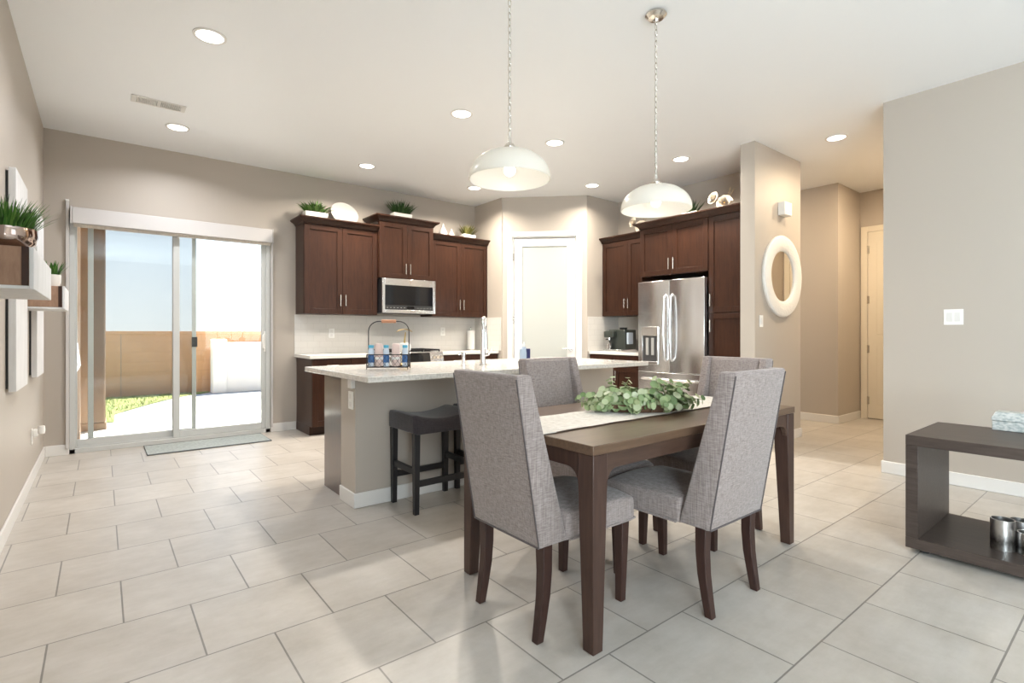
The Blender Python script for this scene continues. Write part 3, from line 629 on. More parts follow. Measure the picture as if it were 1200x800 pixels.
# faucet
t = thing('faucet', 'tall chrome pull-down faucet on the island', 'faucet', (2.43, 3.44, 0.912), -0.75)
c = MB(); c.cyl((0, 0, 0), (0, 0, 0.012), 0.032, 0.028, n=24).cyl((0, 0, 0.012), (0, 0, 0.14), 0.023, 0.019, n=20); c.build('base', 'chrome', t)
arc = [(0, 0, 0.13), (0, 0, 0.28)] + [(0, 0.075 - 0.075 * math.cos(a), 0.28 + 0.105 * math.sin(a)) for a in [PI * k / 12 for k in range(1, 12)]] + [(0, 0.15, 0.28), (0, 0.152, 0.25)]
MB().tube(arc, 0.0135, 12).build('spout', 'chrome', t)
MB().cyl((0, 0.152, 0.26), (0, 0.155, 0.12), 0.018, 0.021, n=16).build('spray_head', 'chrome', t)
MB().tube([(0.016, 0, 0.075), (0.045, 0, 0.08), (0.075, -0.012, 0.135)], [0.011, 0.009, 0.007], 10).build('lever', 'chrome', t)
t = thing('soap_dispenser', 'short chrome soap dispenser pump left of the faucet', 'soap dispenser', (2.235, 3.43, 0.912))
MB().cyl((0, 0, 0), (0, 0, 0.01), 0.024, n=20).cyl((0, 0, 0.01), (0, 0, 0.085), 0.014, n=16).build('stem', 'chrome', t)
MB().cyl((0, 0, 0.080), (0, 0, 0.10), 0.018, n=16).tube([(0, 0, 0.092), (0, 0.05, 0.096), (0, 0.065, 0.085)], [0.009, 0.008, 0.007], 8).build('nozzle', 'chrome', t)
t = thing('dish_soap_bottle', 'white squeeze bottle with navy label standing at the island edge behind a dining chair', 'bottle', (2.475, 2.975, 0.912))
MB().lathe([(0.0, 0), (0.034, 0.002), (0.036, 0.02), (0.036, 0.11), (0.030, 0.135), (0.014, 0.150), (0.012, 0.155)], 20, sx=1.1, sy=0.75).build('body', 'palebottle', t)
MB().lathe([(0.0, 0.153), (0.014, 0.154), (0.014, 0.168), (0.008, 0.174), (0.007, 0.190), (0.0, 0.191)], 16).build('cap', 'white', t)
MB().box(0.004, 0.042, -0.028, 0.018, 0.055, 0.14).build('label', 'navy', t, bevel=0.004)

# ------------------------------------------------------------------ wire basket with bottles and napkins
BZ = 0.9125
t = thing('wire_basket', 'dark wire basket with a looped handle on the island corner', 'basket', (1.605, 3.435, BZ), math.radians(-34))
bw, bd, bh = 0.142, 0.068, 0.105
def rect(z, w, d): return [(-w, -d, z), (w, -d, z), (w, d, z), (-w, d, z)]
c = MB(); c.tube(rect(0.016, bw, bd), 0.0028, 6, True).tube(rect(bh, bw, bd), 0.0034, 6, True)
for x, y in ((-1, -1), (1, -1), (1, 1), (-1, 1)): c.tube([(x * bw, y * bd, 0.002), (x * bw, y * bd, bh)], 0.003, 6)
for x in (-.09, 0, .09): c.tube([(x, -bd, .016), (x, bd, .016)], .002, 5)
for y in (-.04, 0, .04): c.tube([(-bw, y, .016), (bw, y, .016)], .002, 5)
c.build('frame', 'wire', t)
c = MB()
def lattice(P0, P1):
    P0, P1 = Vector(P0), Vector(P1); n = max(3, round((P1 - P0).length / 0.034))
    for k in range(-2, n + 1):
        for s in (1, -1):
            pts = []
            for j in range(5):
                u = (k + j * 0.5) / n if s > 0 else (k + 2 - j * 0.5) / n
                if -1e-6 <= u <= 1 + 1e-6: pts.append(P0.lerp(P1, u) + Vector((0, 0, 0.016 + (bh - 0.016) * j / 4)))
            if len(pts) > 1: c.tube(pts, 0.0011, 4)
lattice((-bw, -bd, 0), (bw, -bd, 0)); lattice((bw, -bd, 0), (bw, bd, 0)); lattice((bw, bd, 0), (-bw, bd, 0)); lattice((-bw, bd, 0), (-bw, -bd, 0))
c.build('mesh', 'wire', t)
hp = [(-bw, 0, 0.016), (-bw, 0, 0.27)] + [(-bw + 0.075 - 0.075 * math.cos(a), 0, 0.27 + 0.07 * math.sin(a)) for a in [PI / 2 * k / 6 for k in range(1, 7)]]
hp = hp + [(-x, y, z) for x, y, z in reversed(hp)]
hd = MB().tube(hp, 0.0036, 8).build('handle', 'wire', t)
MB().cyl((-0.05, 0, 0.340), (0.05, 0, 0.340), 0.0125, n=14).build('grip', 'grip', hd)
BT = Matrix.Translation((1.605, 3.435, BZ + 0.019)) @ Matrix.Rotation(math.radians(-34), 4, 'Z')
bp = None
for i, (x, y, lab) in enumerate(((-0.118, -0.03, 'slim blue-labelled bottle at the left end of the wire basket'), (-0.012, -0.038, 'slim blue-labelled bottle in the middle of the wire basket'), (0.118, -0.03, 'slim blue-labelled bottle at the right end of the wire basket'))):
    p = BT @ Vector((x, y, 0))
    if bp is None:
        bp = thing('water_bottle', lab, 'bottle', p, 0, 'bottles in the wire basket')
        MB().lathe([(0, 0), (0.0195, 0.002), (0.0205, 0.02), (0.0205, 0.115), (0.016, 0.13), (0.012, 0.134)], 18).build('body', 'palebottle', bp)
        MB().lathe([(0, 0.132), (0.0185, 0.133), (0.0185, 0.152), (0, 0.153)], 16).build('cap', 'aqua', bp)
        MB().lathe([(0.0206, 0.03), (0.021, 0.032), (0.021, 0.085), (0.0206, 0.087)], 18).build('label', 'blue', bp)
    else: dup(bp, lab, p)
npk = None
for x, y, lab in ((-0.066, -0.022, 'rolled pale napkin in the left half of the wire basket'), (0.053, -0.022, 'rolled pale napkin in the right half of the wire basket')):
    p = BT @ Vector((x, y, 0))
    if npk is None:
        npk = thing('napkin', lab, 'napkin', p, math.radians(-34), 'napkins in the wire basket')
        MB().lathe([(0, 0), (0.027, 0.004), (0.029, 0.03), (0.029, 0.145), (0.025, 0.160), (0.020, 0.163), (0.018, 0.150), (0, 0.148)], 20, sx=1.0, sy=0.95).build('roll', 'pink', npk)
        MB().lathe([(0.0292, 0.05), (0.030, 0.052), (0.030, 0.066), (0.0292, 0.068)], 20, sy=0.95).build('band', 'paper', npk)
    else: dup(npk, lab, p)
t = thing('flower_ornament', 'small white gourd ornament with a gold leaf behind the wire basket', 'ornament', (1.83, 3.64, BZ))
c = MB()
for k in range(8):
    a = 2 * PI * k / 8; c.sphere((0.024 * math.cos(a), 0.024 * math.sin(a), 0.145), 0.034, 8, (0.8, 0.8, 1.1))
c.build('gourd', 'china', t); MB().lathe([(0, 0), (0.05, 0.002), (0.05, 0.015), (0.02, 0.03), (0.018, 0.08), (0.035, 0.10), (0, 0.11)], 20).build('pedestal', 'gold', t)
MB().tube([(0, 0, 0.18), (0.004, 0, 0.22), (0.012, 0.005, 0.262)], [0.008, 0.006, 0.005], 8).build('stalk', 'gold', t)
c = MB(); c.loft([[Vector((-0.07 + 0.14 * k / 8, dy * math.sin(PI * k / 8) * 0.035, 0.262 + 0.022 * math.sin(PI * k / 8) + dz)) for dy, dz in ((-1, 0), (1, 0), (1, .004), (-1, .004))] for k in range(9)]); c.build('leaf', 'gold', t)

# paper towel, outlets, coffee machine
t = thing('paper_towel_roll', 'white paper towel roll on a stand on the right back worktop', 'paper towel', (4.315, 6.42, 0.9145))
MB().lathe([(0, 0), (0.075, 0), (0.075, 0.008), (0, 0.010)], 28).build('stand_base', 'nickel', t); MB().cyl((0, 0, 0.008), (0, 0, 0.325), 0.006).sphere((0, 0, 0.33), 0.010, 6).build('stand_rod', 'nickel', t)
MB().lathe([(0.02, 0.012), (0.058, 0.012), (0.058, 0.29), (0.02, 0.29), (0.02, 0.012)], 28).build('roll', 'paper', t)
def plate_back(label, x, z):
    t = thing('outlet', label, 'outlet', (x, YB - 0.012, z), 0, 'backsplash outlets')
    p = MB().box(-0.037, 0.037, -0.006, -0.0003, -0.06, 0.06).build('cover_plate', 'white', t, bevel=0.002)
    for q in (0.008, -0.042): MB().box(-0.017, 0.017, -0.0075, -0.006, q, q + 0.034).build('socket', 'trim', p, bevel=0.001)
plate_back('white outlet on the backsplash left of the wire basket', 2.276, 1.165); plate_back('white outlet on the backsplash between range and paper towel roll', 3.90, 1.19)
t = thing('coffee_machine', 'dark compact espresso machine on the worktop left of the fridge', 'coffee machine', (5.60, 4.74, 0.9145), -PI / 2)
MB().box(-0.12, 0.17, 0.0, 0.24, 0.02, 0.30).build('body', 'coffee', t, bevel=0.012, seg=3); MB().box(-0.15, 0.18, -0.09, 0.25, 0.0, 0.028).build('drip_tray', 'steel', t, bevel=0.006)
MB().box(-0.15, 0.02, -0.07, 0.1, 0.19, 0.285).build('brew_head', 'coffee', t, bevel=0.012, seg=3)
MB().cyl((-0.065, -0.05, 0.19), (-0.065, -0.05, 0.155), 0.026, n=16).tube([(-0.065, -0.06, 0.17), (-0.065, -0.12, 0.165)], 0.010).build('portafilter', 'chrome', t)
MB().lathe([(0, 0), (0.032, 0.001), (0.036, 0.08), (0.033, 0.085), (0.0, 0.07)], 18, (-0.065, -0.05, 0.029)).build('cup', 'chrome', t)
MB().lathe([(0, 0), (0.05, 0.0), (0.055, 0.03), (0, 0.032)], 18, (0.06, 0.10, 0.30)).build('hopper_lid', 'dark', t)
MB().box(0.171, 0.20, 0.03, 0.14, 0.10, 0.26).build('water_tank', 'palebottle', t, bevel=0.006)

# ------------------------------------------------------------------ bar stools
t = thing('bar_stool', 'charcoal saddle-seat bar stool nearest the island corner', 'stool', (1.79, 3.15, 0), 0, 'saddle stools at the island')
SW, SD = 0.235, 0.19
n = 16; rings = []
for k in range(n + 1):
    x = -SW + 2 * SW * k / n; u = x / SW; zt = 0.605 + 0.045 * u * u - (0.012 if k in (0, n) else 0); e = 0.012 if k in (0, n) else 0
    rings.append([Vector((x, -SD + e, 0.515 + e)), Vector((x, SD - e, 0.515 + e)), Vector((x, SD - e, zt - 0.02)), Vector((x, SD - 0.02, zt)), Vector((x, 0, zt + 0.004)), Vector((x, -SD + 0.02, zt)), Vector((x, -SD + e, zt - 0.02))])
MB().loft(rings).build('seat', 'stoolfab', t, bevel=0.008, seg=3)
for sx in (-1, 1):
    for sy in (-1, 1):
        x, y = sx * 0.205, sy * 0.160; MB().loft([[Vector((x + a * q, y + b * q, z)) for a, b in ((-1, -1), (1, -1), (1, 1), (-1, 1))] for z, q in ((0, 0.016), (0.52, 0.021))]).build('leg', 'black', t, bevel=0.002)
for sy in (-1, 1): MB().box(-0.19, 0.19, sy * 0.16 - 0.011, sy * 0.16 + 0.011, 0.175, 0.215).build('stretcher', 'black', t, bevel=0.002)
for sx in (-1, 1): MB().box(sx * 0.205 - 0.011, sx * 0.205 + 0.011, -0.15, 0.15, 0.255, 0.295).build('stretcher', 'black', t, bevel=0.002)
dup(t, 'charcoal saddle-seat bar stool half hidden behind the dining chair back', (2.305, 3.15, 0))

# ------------------------------------------------------------------ dining table
TX0, TX1, TY0, TY1, TH = 1.388, 3.030, 1.277, 2.135, 0.76
cx, cy = (TX0 + TX1) / 2, (TY0 + TY1) / 2; a, b_ = (TX1 - TX0) / 2, (TY1 - TY0) / 2
t = thing('dining_table', 'rectangular dark wood dining table with tapered corner legs', 'dining table', (cx, cy, 0))
MB().box(-a, a, -b_, b_, TH - 0.036, TH).build('tabletop', 'ttop', t, bevel=0.003)
LW = 0.078
for sx in (-1, 1):
    for sy in (-1, 1):
        X, Y = sx * (a - 0.003), sy * (b_ - 0.003); r = []
        for z, q in ((0, 0.052), (TH - 0.14, LW), (TH - 0.036, LW)): r.append([Vector((X, Y, z)), Vector((X - sx * q, Y, z)), Vector((X - sx * q, Y - sy * q, z)), Vector((X, Y - sy * q, z))])
        MB().loft(r).build('leg', 'tleg', t, bevel=0.003)
def apron(L):
    zt, zb, zl, R = TH - 0.036, TH - 0.098, TH - 0.155, 0.055; p = [(-L, zt), (-L, zl), (-L + 0.008, zl)]
    p += [(-L + 0.008 + R * (1 - math.cos(u)), zl + (zb - zl) * math.sin(u)) for u in [PI / 2 * k / 8 for k in range(1, 9)]]
    return p + [(-x, z) for x, z in reversed(p)]
for sy in (-1, 1): q = sorted((sy * (b_ - 0.010), sy * (b_ - 0.032))); MB().prism(apron(a - LW - 0.002), 'y', q[0], q[1]).build('apron', 'table', t, bevel=0.002)
for sx in (-1, 1): q = sorted((sx * (a - 0.010), sx * (a - 0.032))); MB().prism(apron(b_ - LW - 0.002), 'x', q[0], q[1]).build('apron', 'tleg', t, bevel=0.002)

# table runner, drops over both table ends
c = MB(); pr = [(TX0 - 0.012, TH - 0.10), (TX0 - 0.010, TH - 0.02), (TX0 - 0.003, TH + 0.003)] + [(TX0 + (TX1 - TX0) * k / 24, TH + 0.0035) for k in range(1, 24)] + [(TX1 - 0.012, TH + 0.0035), (TX1 - 0.006, TH + 0.0035), (TX1 - 0.003, TH + 0.0035)]
rings = []
for i, (x, z) in enumerate(pr):
    w0 = 1.545 + 0.004 * math.sin(i * 1.7); w1 = 1.872 + 0.004 * math.sin(i * 2.3); nx = -0.0025 if i < 2 else 0; nz = 0 if nx else 0.0025
    rings.append([Vector((x, w0, z)), Vector((x, w1, z)), Vector((x + nx, w1, z + nz)), Vector((x + nx, w0, z + nz))])
o = c.loft(rings).build('table_runner', 'linen'); tag(o, 'cream woven runner along the middle of the dining table', 'table runner')
c = MB()
for q in (0, 1): c.tube([r_[q] + Vector((0, 0, 0.0015)) for r_ in rings[3:-3]], 0.0016, 5)
c.build('stitched_edge', mat('brown_stitch', (0.16, 0.11, 0.08), 0.9), o)

# ------------------------------------------------------------------ dining chairs (face +x in their own frame)
def make_chair(label):
    t = thing('dining_chair', label, 'chair', (0, 0, 0), 0, 'taupe upholstered dining chairs'); W = 0.215; ZB, ZT = 0.360, 1.015
    # seat
    rings = []
    for x, e, zc in ((-0.24, -0.03, 0), (-0.142, -0.03, 0.004), (-0.138, 0, 0.004), (-0.10, 0, 0.006), (0.10, 0.004, 0.006), (0.24, 0.006, 0.002), (0.278, 0.0, -0.008)):
        w_ = W + e; zt = 0.468 + zc
        rings.append([Vector((x, -w_, ZB - 0.004)), Vector((x, w_, ZB - 0.004)), Vector((x, w_, zt - 0.012)), Vector((x, w_ * 0.6, zt)), Vector((x, 0, zt + 0.006)), Vector((x, -w_ * 0.6, zt)), Vector((x, -w_, zt - 0.012))])
    s = MB().loft(rings).build('seat', 'fabric', t, bevel=0.016, seg=4)
    MB().tube([(-0.125, -W - .002, ZB), (0.24, -W - .006, ZB), (0.278, -W, ZB), (0.282, 0, ZB), (0.278, W, ZB), (0.24, W + .006, ZB), (-0.125, W + .002, ZB)], 0.0045, 6).build('piping', 'fabric', s)
    # winged backrest
    def bx(z): return -0.280 - 0.112 * (z - ZB) / (ZT - ZB)
    c = MB(); wt = 0.052; rings = []
    for k in range(9):
        u = k / 8; z = ZB + (ZT - ZB) * u; x0 = bx(z); dp = 0.146 - 0.075 * u
        rings.append([Vector((x0 + dx, y, z)) for dx, y in ((0, -W), (0, W), (dp, W), (dp, W - wt), (0.045, W - wt), (0.045, -W + wt), (dp, -W + wt), (dp, -W))])
    c.loft(rings)
    bk = c.build('backrest', 'fabric', t, bevel=0.010, seg=3)
    c = MB(); c.loft([[Vector((bx(z) + dx, y, z)) for y, dx in ((-W + wt + .004, 0.03), (W - wt - .004, 0.03), (W - wt - .004, 0.054), (0, 0.062), (-W + wt + .004, 0.054))] for z in (0.47, 0.6, 0.8, ZT - 0.012)]); c.build('inner_cushion', 'fabric', bk, bevel=0.008, seg=3)
    c = MB()
    for s_ in (-1, 1): c.tube([(bx(z) - 0.001, s_ * (W - 0.003), z) for z in (ZB + .008, 0.5, 0.7, 0.9, ZT - .014)], 0.0028, 6)
    c.tube([(bx(ZB) - 0.002, -W + .004, ZB + .004), (bx(ZB) - 0.002, W - .004, ZB + .004)], 0.004, 6); c.build('piping', 'piping', bk)
    for s_ in (-1, 1):
        y = s_ * 0.180
        MB().loft([[Vector((x + a * q, y + b * q, z)) for a, b in ((-1, -1), (1, -1), (1, 1), (-1, 1))] for x, z, q in ((0.222, 0, 0.0165), (0.232, 0.37, 0.0235))]).build('leg', 'cleg', t, bevel=0.003)
        y = s_ * 0.188
        MB().loft([[Vector((x + a * q, y + b * q, z)) for a, b in ((-1, -1), (1, -1), (1, 1), (-1, 1))] for x, z, q in ((-0.268, 0, 0.0165), (-0.254, 0.08, 0.0185), (-0.240, 0.17, 0.0205), (-0.234, 0.26, 0.022), (-0.236, 0.37, 0.024))]).build('leg', 'cleg', t, bevel=0.003)
    return t
ch = make_chair('taupe dining chair with its back to the camera at the left end of the table')
ch.location = (1.560, 1.660, 0)
dup(ch, 'taupe dining chair in front of the table long side, blue-grey back toward the camera', (2.148, 1.425, 0), PI / 2)
dup(ch, 'taupe dining chair on the far long side of the table, in front of the island', (2.175, 2.02, 0), -PI / 2)
dup(ch, 'taupe dining chair at the right end of the table, mostly behind the front chair', (2.80, 1.685, 0), PI)

# ------------------------------------------------------------------ eucalyptus centrepiece
t = thing('centrepiece', 'brown wooden trough filled with eucalyptus leaves on the runner', 'centrepiece', (2.185, 1.675, TH + 0.0072), -0.60)
prof = [(0.0, 0.0), (0.72, 0.0), (0.90, 0.018), (1.0, 0.042), (0.93, 0.040), (0.80, 0.016), (0.0, 0.014)]
MB().lathe(prof, 36, sx=0.235, sy=0.095).build('trough', 'bark', t)
lv = MB(); sm = MB(); rnd = random.Random(5)
for k in range(78):
    u = rnd.uniform(-1, 1); x0 = 0.20 * u; y0 = rnd.uniform(-0.055, 0.055); az = rnd.uniform(0, 2 * PI); el = rnd.uniform(0.25, 1.25)
    d = Vector((math.cos(az) * math.cos(el) + 0.55 * u, math.sin(az) * math.cos(el) * 0.8, math.sin(el))).normalized(); L = rnd.uniform(0.09, 0.175); p = Vector((x0, y0, 0.03)); pts = [p.copy()]
    nl = rnd.randint(5, 7)
    for j in range(nl):
        d = (d + Vector((rnd.uniform(-.15, .15), rnd.uniform(-.15, .15), -0.16))).normalized(); p = p + d * (L / nl)
        if p.z < 0.03: p.z = 0.03
        pts.append(p.copy()); side = d.cross(Vector((0, 0, 1))); side = side.normalized() if side.length > 1e-3 else Vector((1, 0, 0))
        ang = rnd.uniform(0, PI); q = side * math.cos(ang) + d.cross(side) * math.sin(ang); r = rnd.uniform(0.016, 0.027) * (1.12 - 0.5 * j / nl)
        for s_ in (-1, 1):
            cpos = p + q * s_ * r * 0.95; cpos.z = max(cpos.z, 0.022); lv.leaf(cpos, d + q * s_ * 0.5 + Vector((rnd.uniform(-.5, .5), rnd.uniform(-.9, .1), rnd.uniform(0, .8))), r, rnd.uniform(0.85, 1.15), 0.22, 9)
    sm.tube(pts, 0.0016, 4)
lv.build('leaves', 'euca', t, smooth=60); sm.build('stems', 'stem', t)
c = MB()
for az, el in ((2.75, 0.10), (2.95, 0.2)):
    p = Vector((-0.19, -0.02, 0.035)); d = Vector((math.cos(az) * math.cos(el), math.sin(az) * math.cos(el) - .25, math.sin(el))).normalized(); pts = [p]
    for j in range(7):
        p = p + d * 0.02; pts.append(p.copy())
        for s_ in (-1, 1): c.blade(p, d * 0.5 + Vector((-d.y, d.x, 0.4)) * s_, 0.028, 0.006, 0.1, 2)
    c.tube(pts, 0.0013, 4)
c.build('sprig', mat('pale_sprig', (0.36, 0.38, 0.22), 0.6), t)

# ------------------------------------------------------------------ pendants
def pendant(label, x, y, zr):
    t = thing('pendant_lamp', label, 'pendant light', (x, y, 0), 0, 'dome pendants over the table')
    MB().lathe([(0, H - 0.002), (0.062, H - 0.002), (0.064, H - 0.012), (0.045, H - 0.030), (0.018, H - 0.036), (0.012, H - 0.05), (0, H - 0.052)], 32).build('canopy', 'nickel', t)
    zt = zr + 0.150; z = zt + 0.065; c = MB(); i = 0
    while z < H - 0.06:
        ring = []
        for k in range(12):
            a = 2 * PI * k / 12; u, v_ = 0.0085 * math.cos(a), 0.0215 * math.sin(a); ring.append((u, 0, z + 0.018 + v_) if i % 2 == 0 else (0, u, z + 0.018 + v_))
        c.tube(ring, 0.0022, 5, True); z += 0.0335; i += 1
    c.build('chain', 'nickel', t); MB().tube([(0.003 * math.sin(k * 1.3), 0.003 * math.cos(k * 1.1), zt + 0.03 + (H - 0.04 - zt - 0.03) * k / 24) for k in range(25)], 0.002, 5).build('cord', 'white', t)
    MB().lathe([(0, zt - 0.012), (0.030, zt - 0.010), (0.032, zt + 0.012), (0.020, zt + 0.030), (0.010, zt + 0.036), (0.008, zt + 0.062), (0, zt + 0.064)], 24).build('fitter', 'nickel', t)
    R = 0.209; outer = [(R * math.sin(PI / 2 * k / 14), zr + 0.150 * math.cos(PI / 2 * k / 14) ** 0.92) for k in range(14, 1, -1)] + [(0.028, zt)]
    c = MB(); N = 48
    prof = outer + [(max(r - 0.004, 0.02), zz - 0.004) for r, zz in reversed(outer)]
    prof = [(R, zr - 0.001)] + prof + [(R - 0.004, zr - 0.001)]
    rr_ = [[Vector((r * math.cos(2 * PI * i / N), r * math.sin(2 * PI * i / N), zz)) for i in range(N)] for r, zz in prof]; rr_.append(rr_[0]); c.loft(rr_, False)
    c.build('shade', 'opal', t, smooth=60)
    MB().sphere((0, 0, zr + 0.045), 0.030, 10).cyl((0, 0, zr + 0.07), (0, 0, zr + 0.10), 0.017, n=16).build('bulb', 'bulb', t, smooth=60)
    MB().cyl((0, 0, zr + 0.095), (0, 0, zr + 0.145), 0.021, n=16).build('socket', 'white', t)
    lamp('bulb_light', 'POINT', (0, 0, zr + 0.045), energy=BULB_W, color=(1.0, 0.94, 0.84), parent=t, shadow_soft_size=0.034)
    return t
pendant('frosted dome pendant nearer the camera, its chain leaving the top of the frame', 1.640, 2.085, 1.958)
pendant('frosted dome pendant hanging from a round ceiling canopy in view', 2.627, 1.908, 1.915)

# ------------------------------------------------------------------ ceiling downlights and vent
LAB = {0: 'ceiling downlight above the camera side of the patio door area', 1: 'ceiling downlight nearest the patio door, beside the vent', 2: 'ceiling downlight in the front row, left of the nearer pendant',
       3: 'ceiling downlight above the left upper kitchen cabinet', 4: 'ceiling downlight by the corner wall, left of the nearer pendant shade', 5: 'ceiling downlight between the two pendant chains, over the island',
       6: 'ceiling downlight in front of the frosted pantry door', 7: 'ceiling downlight in front of the fridge, right of the canopy pendant', 8: 'ceiling downlight at the hall entrance near the mirror wall'}
pr_ = None
for i, (x, y) in enumerate(((0.551, 3.853), (0.558, 5.753), (2.482, 3.839), (2.399, 5.715), (3.887, 5.699), (3.60, 3.838), (5.026, 4.643), (5.033, 3.325), (5.685, 2.007))):
    if pr_ is None:
        pr_ = thing('recessed_light', LAB[0], 'ceiling light', (x, y, H), 0, 'ceiling downlights')
        c = MB(); N = 36; rr_ = [[Vector((r * math.cos(2 * PI * k / N), r * math.sin(2 * PI * k / N), z)) for k in range(N)] for r, z in ((0.098, -0.001), (0.097, -0.006), (0.080, -0.008), (0.078, -0.001))]; rr_.append(rr_[0]); c.loft(rr_, False); c.build('trim_ring', 'trim', pr_)
        MB().lathe([(0, -0.005), (0.079, -0.005), (0.079, -0.001), (0, -0.001)], 36).build('lens', 'lens', pr_, smooth=0)
    else: dup(pr_, LAB[i], (x, y, H))
    lamp('downlight', 'AREA', (x, y, H - 0.012), energy=7.0 if i == 8 else DOWNLIGHT_W * (0.55 if i < 2 else 0.75 if i == 6 else 1.3 if i in (3, 4, 7) else 1.0), color=HALL_WARM if i == 8 else (1.0, 0.90, 0.77) if i in (3, 4, 6, 7) else WARM if i > 1 else (0.96, .97, 1.0), shape='DISK', size=0.15, spread=math.radians(150))
lamp('hall_downlight', 'AREA', (6.9, 1.75, H - 0.02), energy=HALL_W, color=HALL_WARM, shape='DISK', size=0.15)
lamp('hall_downlight', 'AREA', (6.8, 4.2, H - 0.02), energy=HALL_W * 0.7, color=HALL_WARM, shape='DISK', size=0.15)
t = thing('ceiling_vent', 'white rectangular ceiling air vent near the patio door', 'vent', (0.378, 5.252, H))
MB().box(-0.19, 0.19, -0.076, -0.055, -0.008, -0.0005).box(-0.19, 0.19, 0.055, 0.076, -0.008, -0.0005).box(-0.19, -0.155, -0.055, 0.055, -0.008, -0.0005).box(0.155, 0.19, -0.055, 0.055, -0.008, -0.0005).box(-0.012, 0.012, -0.055, 0.055, -0.008, -0.0005).build('frame', 'trim', t, bevel=0.002)
c = MB()
for k in range(13):
    for s_ in (-1, 1): x = s_ * (0.022 + k * 0.0105); c.box(-0.0012, 0.0012, -0.055, 0.055, -0.006, 0.006, Matrix.Translation((x, 0, -0.0075)) @ Matrix.Rotation(s_ * 0.6, 4, 'Y'))
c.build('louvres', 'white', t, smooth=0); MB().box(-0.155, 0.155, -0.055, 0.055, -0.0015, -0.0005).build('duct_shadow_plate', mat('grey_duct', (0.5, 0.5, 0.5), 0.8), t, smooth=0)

# ------------------------------------------------------------------ mirror wall
t = thing('wall_mirror', 'round mirror in a wide white textured frame on the partition wall', 'mirror', (5.722, 2.55, 1.775))
c = MB(); N = 64; RT = Matrix.Rotation(PI / 2, 4, 'X'); pf = ((0.435, 0.001), (0.437, 0.018), (0.425, 0.032), (0.38, 0.040), (0.32, 0.036), (0.282, 0.026), (0.268, 0.014), (0.268, 0.001))
rr_ = [[RT @ Vector((r * math.cos(2 * PI * k / N), r * math.sin(2 * PI * k / N), z)) for k in range(N)] for r, z in pf]; rr_.append(rr_[0]); c.loft(rr_, False); c.build('frame', 'carved', t)
MB().lathe([(0, 0.004), (0.272, 0.004), (0.272, 0.010), (0, 0.010)], 48, T=RT).build('glass', 'mirror', t, smooth=0)
t = thing('door_chime', 'small white door chime box high on the wall above the mirror', 'door chime', (5.72, 2.55, 2.49))
MB().box(-0.085, 0.085, -0.075, -0.0005, -0.07, 0.07).build('cover', 'white', t, bevel=0.006); MB().box(-0.06, 0.06, -0.077, -0.075, -0.045, -0.035).box(-0.06, 0.06, -0.077, -0.075, -0.025, -0.015).build('grille', 'trim', t, smooth=0)
def switch(label, loc, rz, n):
    t = thing('light_switch', label, 'light switch', loc, rz); w = 0.036 + 0.023 * (n - 1)
    p = MB().box(-w, w, -0.006, -0.0003, -0.06, 0.06).build('cover_plate', 'white', t, bevel=0.002)
    for i in range(n): x = (i - (n - 1) / 2) * 0.046; MB().prism([(-0.006, -0.034), (-0.006, 0.034), (-0.0085, 0.034), (-0.011, 0.0), (-0.0075, -0.034)], 'x', x - 0.0165, x + 0.0165).build('rocker', 'trim', t, bevel=0.001)
switch('white double switch plate on the right wall above the console', (XR, 1.003, 1.292), -PI / 2, 2)
switch('white single switch plate below the round mirror', (5.268, 2.55, 1.29), 0, 1)

# ------------------------------------------------------------------ console table with box and candle holders
t = thing('console_table', 'dark wood open-frame console table against the right side', 'console table', (3.383, 0.861, 0)); CWD, CL, CT = 0.642, 1.75, 0.055
MB().box(0, CWD, -CL, 0, 0.569, 0.624).build('top', 'console', t, bevel=0.002); MB().box(0, CWD, -CL, 0, 0.022, 0.078).build('bottom_shelf', 'console', t, bevel=0.002)
for y in (-CT, -CL): MB().box(0.001, CWD - 0.001, y, y + CT, 0.078, 0.569).build('side_panel', 'console', t, bevel=0.002)
for x in (0.06, CWD - 0.06):
    for y in (-0.07, -CL + 0.07): MB().cyl((x, y, 0), (x, y, 0.022), 0.02).build('foot', 'dark', t)
t = thing('trinket_box', 'small pale mosaic lidded box on top of the console table', 'box', (3.99, 0.515, 0.6245), math.radians(3)); t.rotation_euler = (0, 0, 0)
MB().box(-0.06, 0.06, -0.095, 0.085, 0, 0.052).build('body', 'mosaic', t, bevel=0.004); MB().loft([[Vector((sx * a_, y, z)) for sx, y in ((-1, -b1), (1, -b1), (1, b2), (-1, b2))] for z, a_, b1, b2 in ((0.053, 0.062, 0.097, 0.087), (0.070, 0.062, 0.097, 0.087), (0.103, 0.048, 0.082, 0.072))]).build('lid', 'mosaic', t, bevel=0.003)
def candle(label, x, y, r, hh):
    t = thing('candle_holder', label, 'candle holder', (x, y, 0.0785), 0, 'silver candle holders on the console shelf')
    MB().lathe([(0, 0), (r, 0.0), (r, hh), (r - 0.005, hh), (r - 0.006, 0.01), (0, 0.009)], 32).build('glass_cup', 'candle', t); MB().lathe([(0, 0.011), (r - 0.009, 0.011), (r - 0.009, hh * 0.55), (0, hh * 0.55)], 24).build('candle', 'petal', t)
candle('tallest smoked silver candle holder at the left of the trio on the console shelf', 3.575, 0.505, 0.048, 0.150)
candle('short smoked silver candle holder at the front right of the trio', 3.588, 0.405, 0.050, 0.105)
candle('middle-height silver candle holder behind the other two on the console shelf', 3.710, 0.455, 0.046, 0.128)

